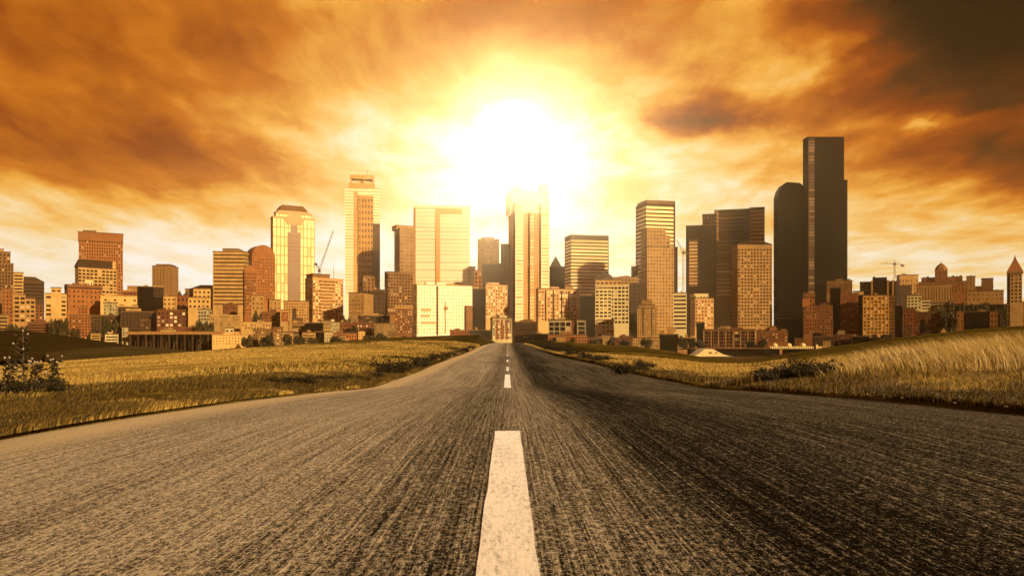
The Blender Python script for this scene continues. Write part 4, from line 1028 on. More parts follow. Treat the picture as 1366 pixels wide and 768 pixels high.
M['field'] = field_mat('dry_field', [(.28, (.035, .027, .006)), (.40, (.10, .075, .018)), (.52, (.40, .30, .085)), (.7, (.56, .43, .15))], (50, 95, .14))
M['hillturf'] = field_mat('olive_turf', [(.26, (.03, .023, .005)), (.38, (.09, .068, .015)), (.50, (.22, .16, .038)), (.66, (.36, .27, .07))], (30, 52, .16))


def terrain(name, us, mat):
    ns = 150
    U = np.asarray(us)[:, None]
    _, ye, yc = ground(U, np.full_like(U, 10.))
    s = np.linspace(0, 1, ns)[None, :]
    s = s**1.6
    Y = ye+(np.maximum(yc, ye+10)+150-ye)*s
    Z, _, _ = ground(U+0*s, Y)
    X = U*Y
    away = np.clip((np.abs(X)-np.where(U < 0, 3.3, wr(Y)))/2.0, 0, 1)*np.clip((yc*1.05-Y)/(yc*.35), .1, 1)
    nearb = np.clip(1-Y/60, 0, 1)
    Z = Z+bump(X, Y, 1)*away*(.05+.10*np.clip((Y-20)/80, 0, 1))+.03*away*nearb
    Z[:, 0] -= .25           # tuck the rim under the asphalt
    inner = np.concatenate([X[:, :1]+np.where(U < 0, .12, -.12), X], 1); Yi = np.concatenate([Y[:, :1], Y], 1); Zi = np.concatenate([Z[:, :1]-.05, Z], 1)
    Zi[:, 1] += .22
    n0, n1_ = inner.shape
    V = np.stack([inner, Yi, Zi], -1).reshape(-1, 3)
    i = np.arange(n0-1)[:, None]*n1_+np.arange(n1_-1)[None, :]
    Fc = np.stack([i, i+n1_, i+n1_+1, i+1], -1).reshape(-1, 4)
    o = np_mesh(name, V, Fc, M[mat], smooth=True); tag(o, kind='structure')
    return o


terrain('field', (np.concatenate([np.linspace(-1500, -100, 40), np.linspace(-90, 560, 170), np.linspace(563, 664, 60)])-CX)/F, 'field')
terrain('grassy_hill', (np.concatenate([np.linspace(691, 800, 60), np.linspace(803, 1400, 160), np.linspace(1420, 2700, 40)])-CX)/F, 'hillturf')

# asphalt
m, t, p = new_mat('asphalt'); M['asphalt'] = m
g = t.node('ShaderNodeNewGeometry').outputs['Position']
sx = t.node('ShaderNodeSeparateXYZ'); t.put(sx.inputs[0], g)
X_, Y_ = sx.outputs[0], sx.outputs[1]
fine = t.noise(t.vmath('MULTIPLY', g, (170, 95, 1)), 1, 3, .6)
agg = t.node('ShaderNodeTexVoronoi'); agg.inputs['Scale'].default_value = 1.0; t.put(agg.inputs['Vector'], t.vmath('MULTIPLY', g, (60, 36, 1)))
streak = t.noise(t.vmath('MULTIPLY', g, (105, 1.3, 1)), 1, 4, .7)
streak3 = t.noise(t.vmath('MULTIPLY', g, (62, .14, 1)), 1, 2, .6)
streak2 = t.noise(t.vmath('MULTIPLY', g, (16, .25, 1)), 1, 3, .6)
broad = t.noise(t.vmath('MULTIPLY', g, (.9, .12, 1)), 1, 4, .6)
wob = t.math('MULTIPLY', t.math('SUBTRACT', broad, .5), .45)
xx = t.math('ADD', X_, wob)
# long bands with edges of their own: pale dust at the west rim, a darker band along the east lane
dust = t.math('MULTIPLY', t.mapr(xx, -2.35, -2.9, 0, 1, True), t.mapr(Y_, 3.0, 5.5, .25, 1))
east_dark = t.math('MULTIPLY', t.mapr(xx, .22, .95, 0, 1, True), t.mapr(xx, 2.2, 1.1, .66, 1, True))
mid_dark = t.math('MULTIPLY', t.mapr(xx, -.75, -.35, 0, 1, True), t.mapr(xx, .05, -.15, 0, .55, True))
k = t.math('ADD', t.math('MULTIPLY', t.math('SUBTRACT', streak, .5), 1.25), t.math('MULTIPLY', t.math('SUBTRACT', streak2, .5), .3))
k = t.math('ADD', k, t.math('MULTIPLY', t.math('SUBTRACT', streak3, .5), .85))
k = t.math('ADD', k, t.math('MULTIPLY', t.math('SUBTRACT', fine, .5), 2.3))
k = t.math('ADD', k, t.math('MULTIPLY', t.math('SUBTRACT', agg.outputs['Distance'], .45), .7))
k = t.math('ADD', k, t.math('MULTIPLY', t.math('SUBTRACT', broad, .5), .5))
k = t.math('ADD', t.math('SUBTRACT', t.math('SUBTRACT', t.math('ADD', k, .52), t.math('MULTIPLY', east_dark, .46)), t.math('MULTIPLY', mid_dark, .16)), t.math('MULTIPLY', t.mapr(X_, -.4, -1.4), .16))
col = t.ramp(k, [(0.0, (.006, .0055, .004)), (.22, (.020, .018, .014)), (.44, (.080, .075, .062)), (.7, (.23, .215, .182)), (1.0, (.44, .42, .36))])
col = t.mix(t.math('MULTIPLY', dust, t.mapr(fine, .25, .6, .55, .95)), col, c4((.50, .44, .31)))
t.put(p.inputs['Base Color'], col)
t.put(p.inputs['Roughness'], t.mapr(fine, .3, .7, .62, .9)); p.inputs['Specular IOR Level'].default_value = 0.0
bp = t.node('ShaderNodeBump'); bp.inputs['Strength'].default_value = .8; bp.inputs['Distance'].default_value = .012
t.put(bp.inputs['Height'], t.math('ADD', t.math('ADD', agg.outputs['Distance'], fine), t.math('MULTIPLY', streak, .8))); t.put(p.inputs['Normal'], bp.outputs[0])

ys = np.concatenate([np.linspace(-20, 0, 12), np.linspace(.5, 40, 100), np.linspace(41, 240, 120), np.linspace(243, 420, 40)])
cols = np.linspace(-1, 1, 13)
XX = np.where(cols[None, :] < 0, 3.3*cols[None, :], wr(ys)[:, None]*cols[None, :]); YY = ys[:, None]+0*XX
ZZ = zr(YY)-.012*(XX/3.3)**2-.03*(np.abs(cols[None, :]) > .99)
i = np.arange(len(ys)-1)[:, None]*13+np.arange(12)[None, :]
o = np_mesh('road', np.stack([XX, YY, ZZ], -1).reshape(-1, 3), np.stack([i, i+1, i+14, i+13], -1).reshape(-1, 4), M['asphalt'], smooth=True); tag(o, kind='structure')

# painted dashes
m, t, p = new_mat('road_paint')
g = t.node('ShaderNodeNewGeometry').outputs['Position']
w1 = t.noise(t.vmath('MULTIPLY', g, (60, 14, 1)), 1, 4, .7); w2 = t.noise(t.vmath('MULTIPLY', g, (160, 110, 1)), 1, 2, .6); w3 = t.noise(t.vmath('MULTIPLY', g, (9, 1.3, 1)), 1, 3, .6)
k = t.math('ADD', t.math('ADD', t.math('MULTIPLY', w1, .45), t.math('MULTIPLY', w2, .3)), t.math('MULTIPLY', w3, .25))
t.put(p.inputs['Base Color'], t.ramp(k, [(.39, (.13, .115, .085)), (.46, (.54, .53, .51)), (.56, (.68, .68, .67))])); p.inputs['Roughness'].default_value = .8
bp = t.node('ShaderNodeBump'); bp.inputs['Strength'].default_value = .5; bp.inputs['Distance'].default_value = .006; t.put(bp.inputs['Height'], k); t.put(p.inputs['Normal'], bp.outputs[0])
M['paint'] = m
for a, e in ((-3, 5.35), (17.2, 26.5), (29.5, 33), (39, 43), (52, 56), (66, 70), (84, 88), (104, 108), (130, 134)):
    n = 40; yy = np.linspace(a, e, n); hw = .082 if a < 28 else .042
    r1 = np.random.default_rng(int(a+50)); jl = r1.normal(0, .0015, n); jr = r1.normal(0, .0015, n)
    XX = np.stack([-hw+jl, hw+jr], 1); YY = np.stack([yy, yy], 1); YY[0] += r1.normal(0, .01, 2); YY[-1] += r1.normal(0, .01, 2)
    ZZ = zr(YY)+.004
    i = np.arange(n-1)*2
    o = np_mesh('lane_marking', np.stack([XX, YY, ZZ], -1).reshape(-1, 3), np.stack([i, i+1, i+3, i+2], -1), M['paint']); tag(o, kind='structure')

# city ground, shore road
m, t, p = new_mat('city_ground'); g = t.node('ShaderNodeNewGeometry').outputs['Position']
t.put(p.inputs['Base Color'], t.ramp(t.noise(g, .04, 5, .6), [(.35, (.04, .028, .014)), (.65, (.09, .06, .03))])); p.inputs['Roughness'].default_value = 1.0; p.inputs['Specular IOR Level'].default_value = 0.0
M['ground'] = m
MB().quad((-2400, -600, GZ-.6), (2400, -600, GZ-.6), (2400, 800, GZ-.6), (-2400, 800, GZ-.6)).build('ground', m)['kind'] = 'structure'
MB().quad((-2400, 600, GZ), (2400, 600, GZ), (2400, 2500, GZ), (-2400, 2500, GZ)).build('city_ground', m)['kind'] = 'structure'
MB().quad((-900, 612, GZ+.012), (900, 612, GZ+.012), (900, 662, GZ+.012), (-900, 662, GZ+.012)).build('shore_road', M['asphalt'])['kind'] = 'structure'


# distant hills beyond the field on the west side
def hill(name, crest, Y0, depth, col):
    m, t, p = new_mat(name+'_turf'); g = t.node('ShaderNodeNewGeometry').outputs['Position']
    k = t.noise(t.vmath('MULTIPLY', g, (.08, .2, .1)), 1, 5, .65)
    t.put(p.inputs['Base Color'], t.ramp(k, [(.3, tuple(c*.7 for c in col)), (.7, tuple(c*1.3 for c in col))])); p.inputs['Roughness'].default_value = 1.0; p.inputs['Specular IOR Level'].default_value = 0.0
    bp = t.node('ShaderNodeBump'); bp.inputs['Distance'].default_value = .3; t.put(bp.inputs['Height'], t.noise(g, 2.5, 4, .7)); t.put(p.inputs['Normal'], bp.outputs[0])
    px = np.linspace(crest[0][0], crest[-1][0], 90); f = pchip(*zip(*crest)); py = f(px)
    s = np.linspace(-1, 1.6, 44)
    U = ((px-CX)/F)[:, None]; Y = Y0+s[None, :]*depth+0*U
    zc = (CAMZ+(HY-py)/F*Y0)[:, None]
    prof = np.cos(np.clip(s, -1, 1.6)*math.pi/3.2)[None, :]**1.5
    Z = GZ-1+(zc-GZ+1)*prof; X = U*Y
    Z = Z+bump(X, Y*.5, .12)
    i = np.arange(len(px)-1)[:, None]*len(s)+np.arange(len(s)-1)[None, :]
    o = np_mesh(name, np.stack([X, Y, Z], -1).reshape(-1, 3), np.stack([i, i+len(s), i+len(s)+1, i+1], -1).reshape(-1, 4), m, smooth=True); tag(o, kind='structure')


hill('dark_hill', [(-400, 440), (-150, 438), (0, 440.5), (50, 442.5), (100, 449.5), (150, 457), (200, 464), (240, 468.5), (300, 476)], 300, 90, (.030, .021, .006))
hill('low_hill', [(60, 470), (120, 464), (170, 461.5), (215, 464), (255, 468.5), (310, 476)], 230, 60, (.06, .048, .018))


# ------------------------------------------------------------------ grass
def blade_mat(name, stops, trans=.25):
    m, t, p = new_mat(name)
    r = t.node('ShaderNodeNewGeometry').outputs['Random Per Island']
    g = t.node('ShaderNodeNewGeometry').outputs['Position']
    k = t.math('ADD', t.math('MULTIPLY', r, .55), t.math('MULTIPLY', t.noise(t.vmath('MULTIPLY', g, (.5, .35, 0)), 1, 3, .6), .55))
    c = t.ramp(k, stops)
    t.put(p.inputs['Base Color'], c); p.inputs['Roughness'].default_value = .6; p.inputs['Specular IOR Level'].default_value = .25
    tr = t.node('ShaderNodeBsdfTranslucent'); t.put(tr.inputs[0], c)
    ms = t.node('ShaderNodeMixShader'); ms.inputs[0].default_value = trans
    t.l.new(p.outputs[0], ms.inputs[1]); t.l.new(tr.outputs[0], ms.inputs[2])
    t.l.new(ms.outputs[0], m.node_tree.nodes['Material Output'].inputs[0])
    return m


M['straw'] = blade_mat('straw_grass', [(.15, (.08, .055, .01)), (.45, (.30, .21, .045)), (.8, (.55, .41, .12))])
M['verge'] = blade_mat('verge_grass', [(.25, (.014, .011, .002)), (.5, (.055, .038, .007)), (.8, (.20, .14, .032))])


M['seed'] = blade_mat('seed_straw', [(.2, (.36, .27, .10)), (.8, (.66, .53, .26))], .35)


def blades(name, X, Y, h, w, mat, lean=(.35, .1), sp=.35, zoff=0.0):
    n = len(X); z = gz(X, Y)+zoff
    a = nrg.uniform(0, 2*np.pi, n); bx, by = np.cos(a)*w, np.sin(a)*w
    lx = (lean[0]+nrg.normal(0, sp, n))*h; ly = (lean[1]+nrg.normal(0, sp, n))*h
    P = np.stack([X, Y, z], 1)
    o = lambda fx, fz, k: P+np.stack([lx*fx, ly*fx, h*fz], 1)+k*np.stack([bx, by, 0*bx], 1)
    V = np.stack([o(0, -.05, -1), o(0, -.05, 1), o(.22, .5, .8), o(.22, .5, -.8), o(.6, .85, .5), o(.6, .85, -.5), o(1.05, 1.02, .08), o(1.05, 1.02, -.08)], 1).reshape(-1, 3)
    b = np.arange(n)[:, None]*8
    Fc = np.concatenate([b+np.array([[0, 1, 2, 3]]), b+np.array([[3, 2, 4, 5]]), b+np.array([[5, 4, 6, 7]])], 1).reshape(-1, 4)
    ob = np_mesh(name, V, Fc, M[mat]); tag(ob, kind='stuff')
    return ob


def patchy(X, Y, s, lo, hi, seed=0.0):
    v = np.array([mnoise.noise((x*s, y*s*.6, seed)) for x, y in zip(X, Y)])
    return nrg.random(len(X)) < np.clip((v-lo)/(hi-lo), 0, 1)


def scatter(n, px0, px1, sfun, ymax):
    """random plan positions: direction by photo column, depth by area"""
    u = (nrg.uniform(px0, px1, n)-CX)/F
    _, ye, yc = ground(u, np.full(n, 10.0))
    s = sfun(n); Y = ye-.12+s*(np.minimum(ymax, yc*1.02)-ye)
    return u*Y, Y


# short verge west
X, Y = scatter(190000, -120, 560, lambda n: nrg.random(n)**1.3*.13, 60)
wav = np.array([mnoise.noise((x*.25, y*.2, 41)) for x, y in zip(X, Y)])
k = patchy(X, Y, 1.1, -.45, .3) & (np.abs(X)-3.3 < 3.0+3.0*wav+nrg.normal(0, .5, len(X))); X, Y = X[k], Y[k]
blades('verge_grass', X, Y, nrg.uniform(.02, .09, len(X))*(.6+.5*np.clip(Y/15, .5, 1.3)), .0020+.00026*Y, 'verge')
# paler dry fringe along the west rim of the asphalt
X, Y = scatter(30000, -120, 520, lambda n: nrg.random(n)**1.6*.03, 60)
k = patchy(X, Y, 1.6, -.3, .4, 17); X, Y = X[k], Y[k]
blades('dry_grass', X, Y, nrg.uniform(.015, .06, len(X)), .0020+.00026*Y, 'straw')
# field stubble west
X, Y = scatter(100000, -120, 640, lambda n: .04+nrg.random(n)**1.3*.8, 100)
k = patchy(X, Y, .35, -.45, .3, 5); X, Y = X[k], Y[k]
blades('field_grass', X, Y, nrg.uniform(.03, .10, len(X)), .002+.0003*Y, 'straw')
# verge east
X, Y = scatter(110000, 720, 1500, lambda n: nrg.random(n)**1.4*.2, 55)
k = patchy(X, Y, .9, -.5, .25, 2); X, Y = X[k], Y[k]
blades('verge_grass', X, Y, nrg.uniform(.02, .10, len(X))*(.7+.5*np.clip(Y/15, .5, 1.3)), .0022+.00028*Y, 'verge')
# tall straw east
X, Y = scatter(190000, 940, 1560, lambda n: .03+nrg.random(n)**1.1*.28, 55)
u = (X/Y*F+CX)
k = patchy(X, Y, .55, -.45, .45, 9) & (nrg.random(len(X)) < np.clip((u-940)/200, .12, 1)); X, Y = X[k], Y[k]; u = u[k]
s_ = np.clip((Y-4.9/np.abs(X/Y))/9, .18, 1)
hv = np.array([mnoise.noise((x*.45, y*.3, 21)) for x, y in zip(X, Y)])
blades('tall_grass', X, Y, nrg.uniform(.08, .36, len(X))*(.4+.6*np.clip((u-940)/300, 0, 1))*s_*np.clip(1+.9*hv, .35, 1.6), .0016+.00022*Y, 'straw', (-.25, .05), .42)
X, Y = scatter(26000, 980, 1560, lambda n: .02+nrg.random(n)*.34, 55)
k = patchy(X, Y, .4, .05, .4, 31); X, Y = X[k], Y[k]
blades('green_grass', X, Y, nrg.uniform(.08, .32, len(X)), .003+.0003*Y, 'verge', (-.1, .05), .4)
X, Y = scatter(60000, 700, 1050, lambda n: .08+nrg.random(n)*.4, 70)
k = patchy(X, Y, .30, -.3, .4, 4); X, Y = X[k], Y[k]
blades('field_grass', X, Y, nrg.uniform(.05, .16, len(X)), .0025+.0003*Y, 'straw', (-.2, .05), .3)
# seed-headed single stems on the east side
X, Y = scatter(4200, 1020, 1520, lambda n: .1+nrg.random(n)*.25, 50)
blades('seed_stems', X, Y, nrg.uniform(.22, .52, len(X))*np.clip((X/Y*F+CX-960)/240, .4, 1), np.full(len(X), .002)+.00018*Y, 'seed', (-.5, .05), .25)

# low dark weeds and brambles: each clump a thing
M['weed'] = leaf_mat('weed_leaf', (.008, .0075, .002), (.035, .028, .007))
M['petal'] = flat_mat('white_petal', (.38, .34, .26), .6)


def clump_proto(seed, flowers=False):
    g = np.random.default_rng(seed); rr = random.Random(seed)
    r = empty('weed_clump', (0, 0, 0), 0)
    m = MB(); tips = []
    for i in range(22):
        a = rr.uniform(0, 6.28); q = Vector((math.cos(a)*rr.uniform(.05, .5), math.sin(a)*rr.uniform(.05, .4), rr.uniform(.12, .42)))
        m.tube((q.x*.3, q.y*.3, -.05), q, .008, .004, 4); tips.append(q)
    m.build('stem', M['bark'], r)
    n = 1100; c = np.array([tuple(q) for q in tips])[g.integers(0, len(tips), n)]*g.uniform(.35, 1.05, n)[:, None]
    p_ = c+g.normal(0, .06, (n, 3)); p_[:, 2] = np.abs(p_[:, 2])
    a = g.normal(size=(n, 3)); a /= np.linalg.norm(a, axis=1)[:, None]; b = np.cross(a, g.normal(size=(n, 3))); b /= np.linalg.norm(b, axis=1)[:, None]
    s = g.uniform(.015, .045, n)[:, None]
    np_mesh('foliage', np.stack([p_-a*s, p_-b*s*.5, p_+a*s, p_+b*s*.5], 1).reshape(-1, 3), np.arange(n*4).reshape(n, 4), M['weed'], r)
    if flowers:
        m = MB()
        for q in tips[:9]:
            for k in range(1): m.lathe(q.x+rr.uniform(-.05, .05), q.y+rr.uniform(-.05, .05), [(.004, q.z+.03), (.009, q.z+.04), (.006, q.z+.055)], 6)
        m.build('flower_heads', M['petal'], r)['kind'] = 'stuff'
    return r


cps = [clump_proto(11), clump_proto(12), clump_proto(13, True)]
cu = [0, 0, 0]


def put_clump(px, Y, s, k, lab, grp):
    o = cps[k] if not cu[k] else copy_tree(cps[k]); cu[k] += 1
    X = pxx(px, Y); o.location = (X, Y, float(gz(X, Y))); o.rotation_euler.z = rng.uniform(0, 6); o.scale = (s*rng.uniform(1, 1.5), s*rng.uniform(.9, 1.3), s*rng.uniform(.7, 1.1))
    tag(o, lab, 'weeds', grp)


for i in range(20):
    put_clump(rng.uniform(-60, 95), rng.uniform(10.0, 12.6), rng.uniform(.34, .52), rng.choice((0, 1, 2)), 'dark leafy weed clump around the tall weed stalk on the west verge', 'dark weeds around the tall stalk')
for i in range(12):
    px = 365+i*11; put_clump(px, 3.3*F/(CX-px)+rng.uniform(1.2, 2.6), rng.uniform(.3, .5), rng.choice((0, 1)), 'low dark weed clump at the west rim of the asphalt', 'weeds along the west rim')
for i in range(16):
    px = 505+i*8.3; put_clump(px, 3.3*F/(CX-px)+rng.uniform(1.5, 4), rng.uniform(.6, 1.1), rng.choice((0, 1)), 'dark bramble clump on the cut bank west of the road crest', 'brambles on the west bank')
for i in range(14):
    px = 706+i*7.5; put_clump(px, 4.0*F/(px-CX)+rng.uniform(1, 5), rng.uniform(.6, 1.2), rng.choice((0, 1)), 'dark bramble clump on the cut bank east of the road crest', 'brambles on the east bank')
for i in range(16):
    put_clump(rng.uniform(1020, 1100) if i < 11 else rng.uniform(830, 870), rng.uniform(16, 19) if i < 11 else rng.uniform(27, 31), rng.uniform(.6, 1.0), rng.choice((0, 1)), 'dark weed clump under the straw grass east of the road', 'weeds under the straw grass')


def stalk(px, Y, h, seed, label):
    rr = random.Random(seed); X = pxx(px, Y); z = float(gz(X, Y))
    r = empty('weed_stalk', (X, Y, z), 0, label, 'weed')
    top = Vector((rr.uniform(-.03, .03), 0, h))
    m = MB().tube((0, 0, -.05), top*.6, .012, .009, 5).tube(top*.6, top, .009, .005, 5)
    bs = []
    for i in range(9):
        b0 = top*rr.uniform(.3, .95); a = rr.uniform(0, 6.28); q = b0+Vector((math.cos(a)*.12, math.sin(a)*.12, .09)); m.tube(b0, q, .005, .003, 4); bs.append(q)
    m.build('stem', M['bark'], r)
    m = MB()
    for i in range(150):
        c = top*rr.uniform(.12, 1)+Vector((rr.gauss(0, .045), rr.gauss(0, .045), 0)); a = Vector((rr.gauss(0, 1), rr.gauss(0, 1), rr.gauss(0, .6))).normalized(); b = a.orthogonal().normalized(); s = rr.uniform(.02, .05)
        m.quad(c-a*s, c-b*s*.4, c+a*s, c+b*s*.4)
    m.build('leaves', M['weed'], r)['kind'] = 'stuff'
    for q in bs[:6]+[top]:
        MB().lathe(q.x, q.y, [(.006, q.z), (.015, q.z+.012), (.008, q.z+.022), (.002, q.z+.025)], 7).build('flower_head', M['petal'], r)


stalk(32, 11.0, .86, 3, 'tallest weed stalk with pale flower heads above the dark clump')
stalk(14, 10.6, .5, 4, 'short flowering weed stalk just west of the tallest stalk')
stalk(70, 11.6, .45, 5, 'leafy weed stalk at the east end of the dark clump')
stalk(48, 10.8, .42, 6, 'small weed stalk close against the tallest stalk')

# loose stones along the east rim of the asphalt
M['stone'] = flat_mat('pale_stone', (.26, .2, .12), .9, scale=20)
m = MB().lathe(0, 0, [(.02, -.5), (.75, -.35), (1, 0), (.7, .4), (.05, .55)], 7); sm = m.mesh('loose_stone', M['stone'])
for v in sm.vertices: v.co += Vector((rng.uniform(-.15, .15), rng.uniform(-.15, .15), rng.uniform(-.12, .12)))
for i in range(70):
    px = rng.uniform(1040, 1400); u = (px-CX)/F; Y = 4.9/u+rng.uniform(-.3, .7); X = u*Y; s = rng.uniform(.006, .018)
    o = bpy.data.objects.new('loose_stone', sm); COL.objects.link(o); o.location = (X, Y, float(gz(X, Y))+s*.3+.02); o.scale = (s*1.3, s, s*.7); o.rotation_euler = (0, 0, rng.uniform(0, 6))
    tag(o, 'small pale loose stone on the gravelly east rim of the asphalt', 'stone', 'loose stones along the east rim')

# ------------------------------------------------------------------ sky, sun, air, camera
SUN_AZ, SUN_EL = math.radians(136), math.radians(21)
sv = Vector((math.sin(SUN_AZ)*math.cos(SUN_EL), math.cos(SUN_AZ)*math.cos(SUN_EL), math.sin(SUN_EL)))
ld = bpy.data.lights.new('sun', 'SUN'); ld.energy = 5.0; ld.angle = math.radians(.6); ld.color = (1.0, .68, .36)
lo = bpy.data.objects.new('sun', ld); COL.objects.link(lo); lo.rotation_euler = sv.to_track_quat('Z', 'Y').to_euler(); lo.location = (80, -80, 60)

wd = bpy.data.worlds.new('World'); SC.world = wd; wd.use_nodes = True
t = NT(wd.node_tree); wd.node_tree.nodes.clear()
out = t.node('ShaderNodeOutputWorld')
d = t.node('ShaderNodeNewGeometry').outputs['Incoming']
d = t.node('ShaderNodeTexCoord').outputs['Generated']
s3 = t.node('ShaderNodeSeparateXYZ'); t.put(s3.inputs[0], d); dx, dy, dz = s3.outputs
dzc = t.math('MAXIMUM', dz, 0.0)
A = t.math('ARCTAN2', dx, dy); E = t.math('ARCSINE', t.math('MINIMUM', t.math('MAXIMUM', dz, -1), 1))
# cloud deck: plan coordinates of a flat layer overhead
inv = t.math('DIVIDE', 1.0, t.math('ADD', dzc, .11))
cmb = t.node('ShaderNodeCombineXYZ'); t.put(cmb.inputs[0], t.math('MULTIPLY', dx, inv)); t.put(cmb.inputs[1], t.math('MULTIPLY', dy, inv))
P = cmb.outputs[0]
warp = t.vmath('SUBTRACT', t.noise(P, .9, 3, .55, color=True), (.5, .5, .5))
Pw = t.vmath('ADD', P, t.vmath('MULTIPLY', warp, (.45, .45, 0)))
stre = t.noise(t.vmath('MULTIPLY', Pw, (3.2, 1.5, 1)), 1.0, 8, .57, .1)      # drawn-out streaks
lump = t.noise(t.vmath('MULTIPLY', Pw, (3.2, 2.2, 1)), 1.0, 8, .57, .1)      # lumps
# wobble the large cloud masses with the same deck
wz = t.node('ShaderNodeSeparateXYZ'); t.put(wz.inputs[0], t.vmath('SUBTRACT', t.noise(t.vmath('MULTIPLY', d, (5, 5, 9)), 1, 5, .6, color=True), (.5, .5, .5)))
Aw = t.math('ADD', A, t.math('MULTIPLY', wz.outputs[0], .20)); Ew = t.math('ADD', E, t.math('MULTIPLY', wz.outputs[1], .10))


def lobe(px, py, sx, sy, amp, rot=0, wob=True):
    a0 = math.atan((px-CX)/F); e0 = math.atan((HY-py)/F*math.cos(a0))
    a = t.math('SUBTRACT', Aw if wob else A, a0); e = t.math('SUBTRACT', Ew if wob else E, e0)
    if rot:
        c, s = math.cos(rot), math.sin(rot)
        a, e = t.math('ADD', t.math('MULTIPLY', a, c), t.math('MULTIPLY', e, s)), t.math('SUBTRACT', t.math('MULTIPLY', e, c), t.math('MULTIPLY', a, s))
    q = t.math('ADD', t.math('POWER', t.math('ABSOLUTE', t.math('DIVIDE', a, sx/F)), 2), t.math('POWER', t.math('ABSOLUTE', t.math('DIVIDE', e, sy/F)), 2))
    return t.math('MULTIPLY', t.math('EXPONENT', t.math('MULTIPLY', q, -1)), amp)


def total(*v):
    r = v[0]
    for x in v[1:]: r = t.math('ADD', r, x)
    return r


front = t.mapr(dy, -.1, .45, 0, 1, True)
tv = total(.665,
           lobe(60, 140, 340, 130, -.28, -.12), lobe(330, 40, 240, 80, -.14), lobe(120, 240, 260, 40, -.06),
           lobe(690, 225, 270, 115, .12), lobe(440, 190, 240, 45, .17, -.25), lobe(690, 0, 190, 60, -.13),
           lobe(1330, 0, 160, 100, -.88), lobe(1390, 210, 120, 55, -.42), lobe(1150, 190, 190, 70, -.12, .2),
           lobe(938, 142, 74, 20, -.36), lobe(990, 152, 40, 14, -.16), lobe(850, 20, 170, 50, -.13), lobe(1010, 150, 150, 90, -.05),
           lobe(1110, 75, 90, 22, .16, .35), lobe(1235, 168, 30, 9, .26), lobe(880, 200, 160, 28, .10), lobe(1000, 260, 200, 50, .08),
           lobe(270, 325, 420, 62, .20, -.05), lobe(120, 275, 200, 20, .05, -.08), lobe(380, 165, 30, 10, -.10, -.6),
           t.math('MULTIPLY', t.math('EXPONENT', t.math('MULTIPLY', t.math('POWER', t.math('DIVIDE', E, .11), 2), -1)), .23))
thin = t.noise(t.vmath('MULTIPLY', Pw, (9, 1.5, 1)), 1.0, 6, .6, .2)
tv = t.math('ADD', tv, t.math('MULTIPLY', t.math('SUBTRACT', thin, .5), .13))
wst = t.mapr(A, -.15, .25, 0, 1, True)
nz = t.mix(wst, stre, lump)
tv = t.math('ADD', tv, t.math('MULTIPLY', t.math('SUBTRACT', nz, .5), .66))
# behind the viewer: a duller, evenly clouded sky
bk = t.math('ADD', .26, t.math('MULTIPLY', t.math('SUBTRACT', lump, .5), .3))
tv = t.math('ADD', t.math('MULTIPLY', tv, front), t.math('MULTIPLY', bk, t.math('SUBTRACT', 1.0, front)))
colr = t.ramp(tv, [(0.0, (.006, .003, .001)), (.18, (.06, .018, .003)), (.36, (.27, .048, .002)), (.50, (.55, .155, .006)), (.62, (.84, .39, .05)), (.73, (.92, .60, .20)), (.84, (.95, .82, .56)), (1.0, (1, .97, .92))])
def glow(fac, col, base):
    gl = t.node('ShaderNodeVectorMath', operation='SCALE'); gl.inputs[0].default_value = col; t.put(gl.inputs['Scale'], fac)
    return t.mix(1.0, base, gl.outputs[0], 'ADD')


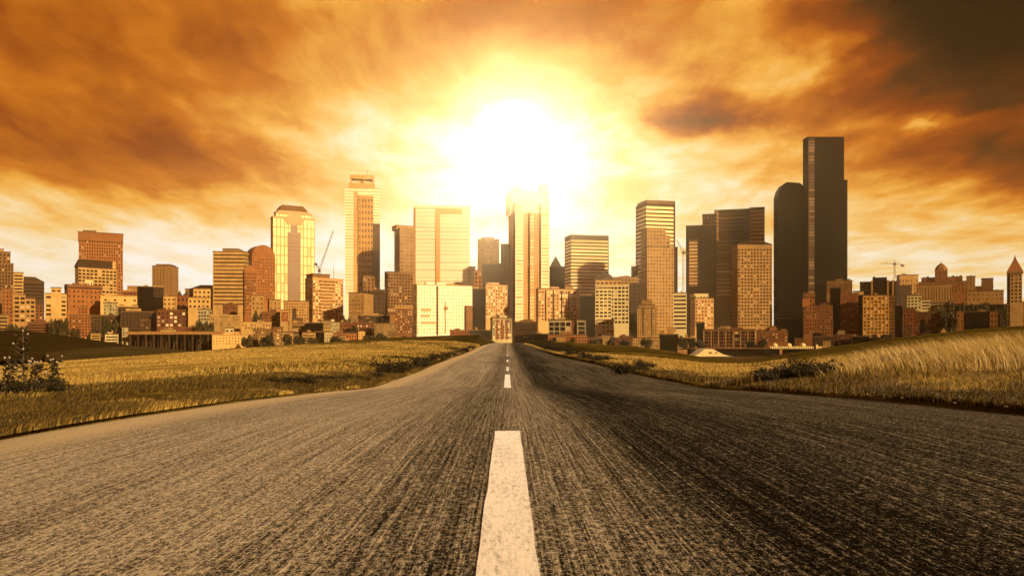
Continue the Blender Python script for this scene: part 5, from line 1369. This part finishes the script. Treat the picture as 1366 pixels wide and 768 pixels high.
colr = glow(lobe(688, 195, 19, 19, 1450, wob=False), (1.0, .88, .70), colr)          # the sun's own disc of light, veiled by cloud
colr = glow(t.math('ADD', lobe(690, 230, 90, 85, .05, wob=False), lobe(690, 260, 260, 120, .07, wob=False)), (1.0, .98, 1.0), colr)
below = t.mapr(dz, -.06, -.005, 0, 1)
colr = t.mix(below, c4((.10, .06, .025)), colr)
b1 = t.node('ShaderNodeBackground'); t.put(b1.inputs[0], colr); b1.inputs[1].default_value = .67
sky = t.node('ShaderNodeTexSky', sky_type='NISHITA'); sky.sun_disc = False; sky.sun_elevation = SUN_EL; sky.sun_rotation = SUN_AZ; sky.dust_density = 6; sky.air_density = 1.5
b2 = t.node('ShaderNodeBackground'); t.put(b2.inputs[0], t.mix(1.0, sky.outputs[0], c4((.12, .04, .008)), 'MULTIPLY')); b2.inputs[1].default_value = .05
ad = t.node('ShaderNodeAddShader'); t.l.new(b1.outputs[0], ad.inputs[0]); t.l.new(b2.outputs[0], ad.inputs[1]); t.l.new(ad.outputs[0], out.inputs[0])
wd.cycles.sampling_method = 'MANUAL'; wd.cycles.sample_map_resolution = 2048

# warm dusty air, one even volume round everything
HAZE = True
if HAZE:
    m = bpy.data.materials.new('haze'); m.use_nodes = True; t = NT(m.node_tree); m.node_tree.nodes.clear()
    o_ = t.node('ShaderNodeOutputMaterial'); v = t.node('ShaderNodeVolumePrincipled')
    v.inputs['Color'].default_value = (1, .78, .44, 1); v.inputs['Density'].default_value = .00008; v.inputs['Anisotropy'].default_value = .93
    t.l.new(v.outputs[0], o_.inputs['Volume'])
    MB().box(-2450, 2450, -620, 2550, GZ-1.7, 335).build('haze', m)['kind'] = 'stuff'
    m.cycles.homogeneous_volume = True

cam = bpy.data.cameras.new('camera'); co = bpy.data.objects.new('camera', cam); COL.objects.link(co)
co.location = (0, 0, CAMZ); co.rotation_euler = (math.pi/2, 0, 0)
cam.sensor_width = 36; cam.lens = 36*F/1366; cam.shift_x = 6/1366; cam.shift_y = 71/1366
cam.clip_start = .05; cam.clip_end = 9000
SC.camera = co
SC.view_settings.view_transform = 'Standard'; SC.view_settings.look = 'None'; SC.view_settings.exposure = .6; SC.view_settings.gamma = 1
SC.render.engine = 'CYCLES'
c = SC.cycles
c.use_denoising = True; c.denoiser = 'OPENIMAGEDENOISE'; c.denoising_input_passes = 'RGB_ALBEDO_NORMAL'
c.max_bounces = 5; c.diffuse_bounces = 2; c.glossy_bounces = 2; c.transmission_bounces = 2; c.volume_bounces = 1; c.transparent_max_bounces = 4
c.sample_clamp_indirect = 4; c.sample_clamp_direct = 0
c.use_adaptive_sampling = True; c.adaptive_threshold = .02
SC.render.resolution_x = 1024; SC.render.resolution_y = 575
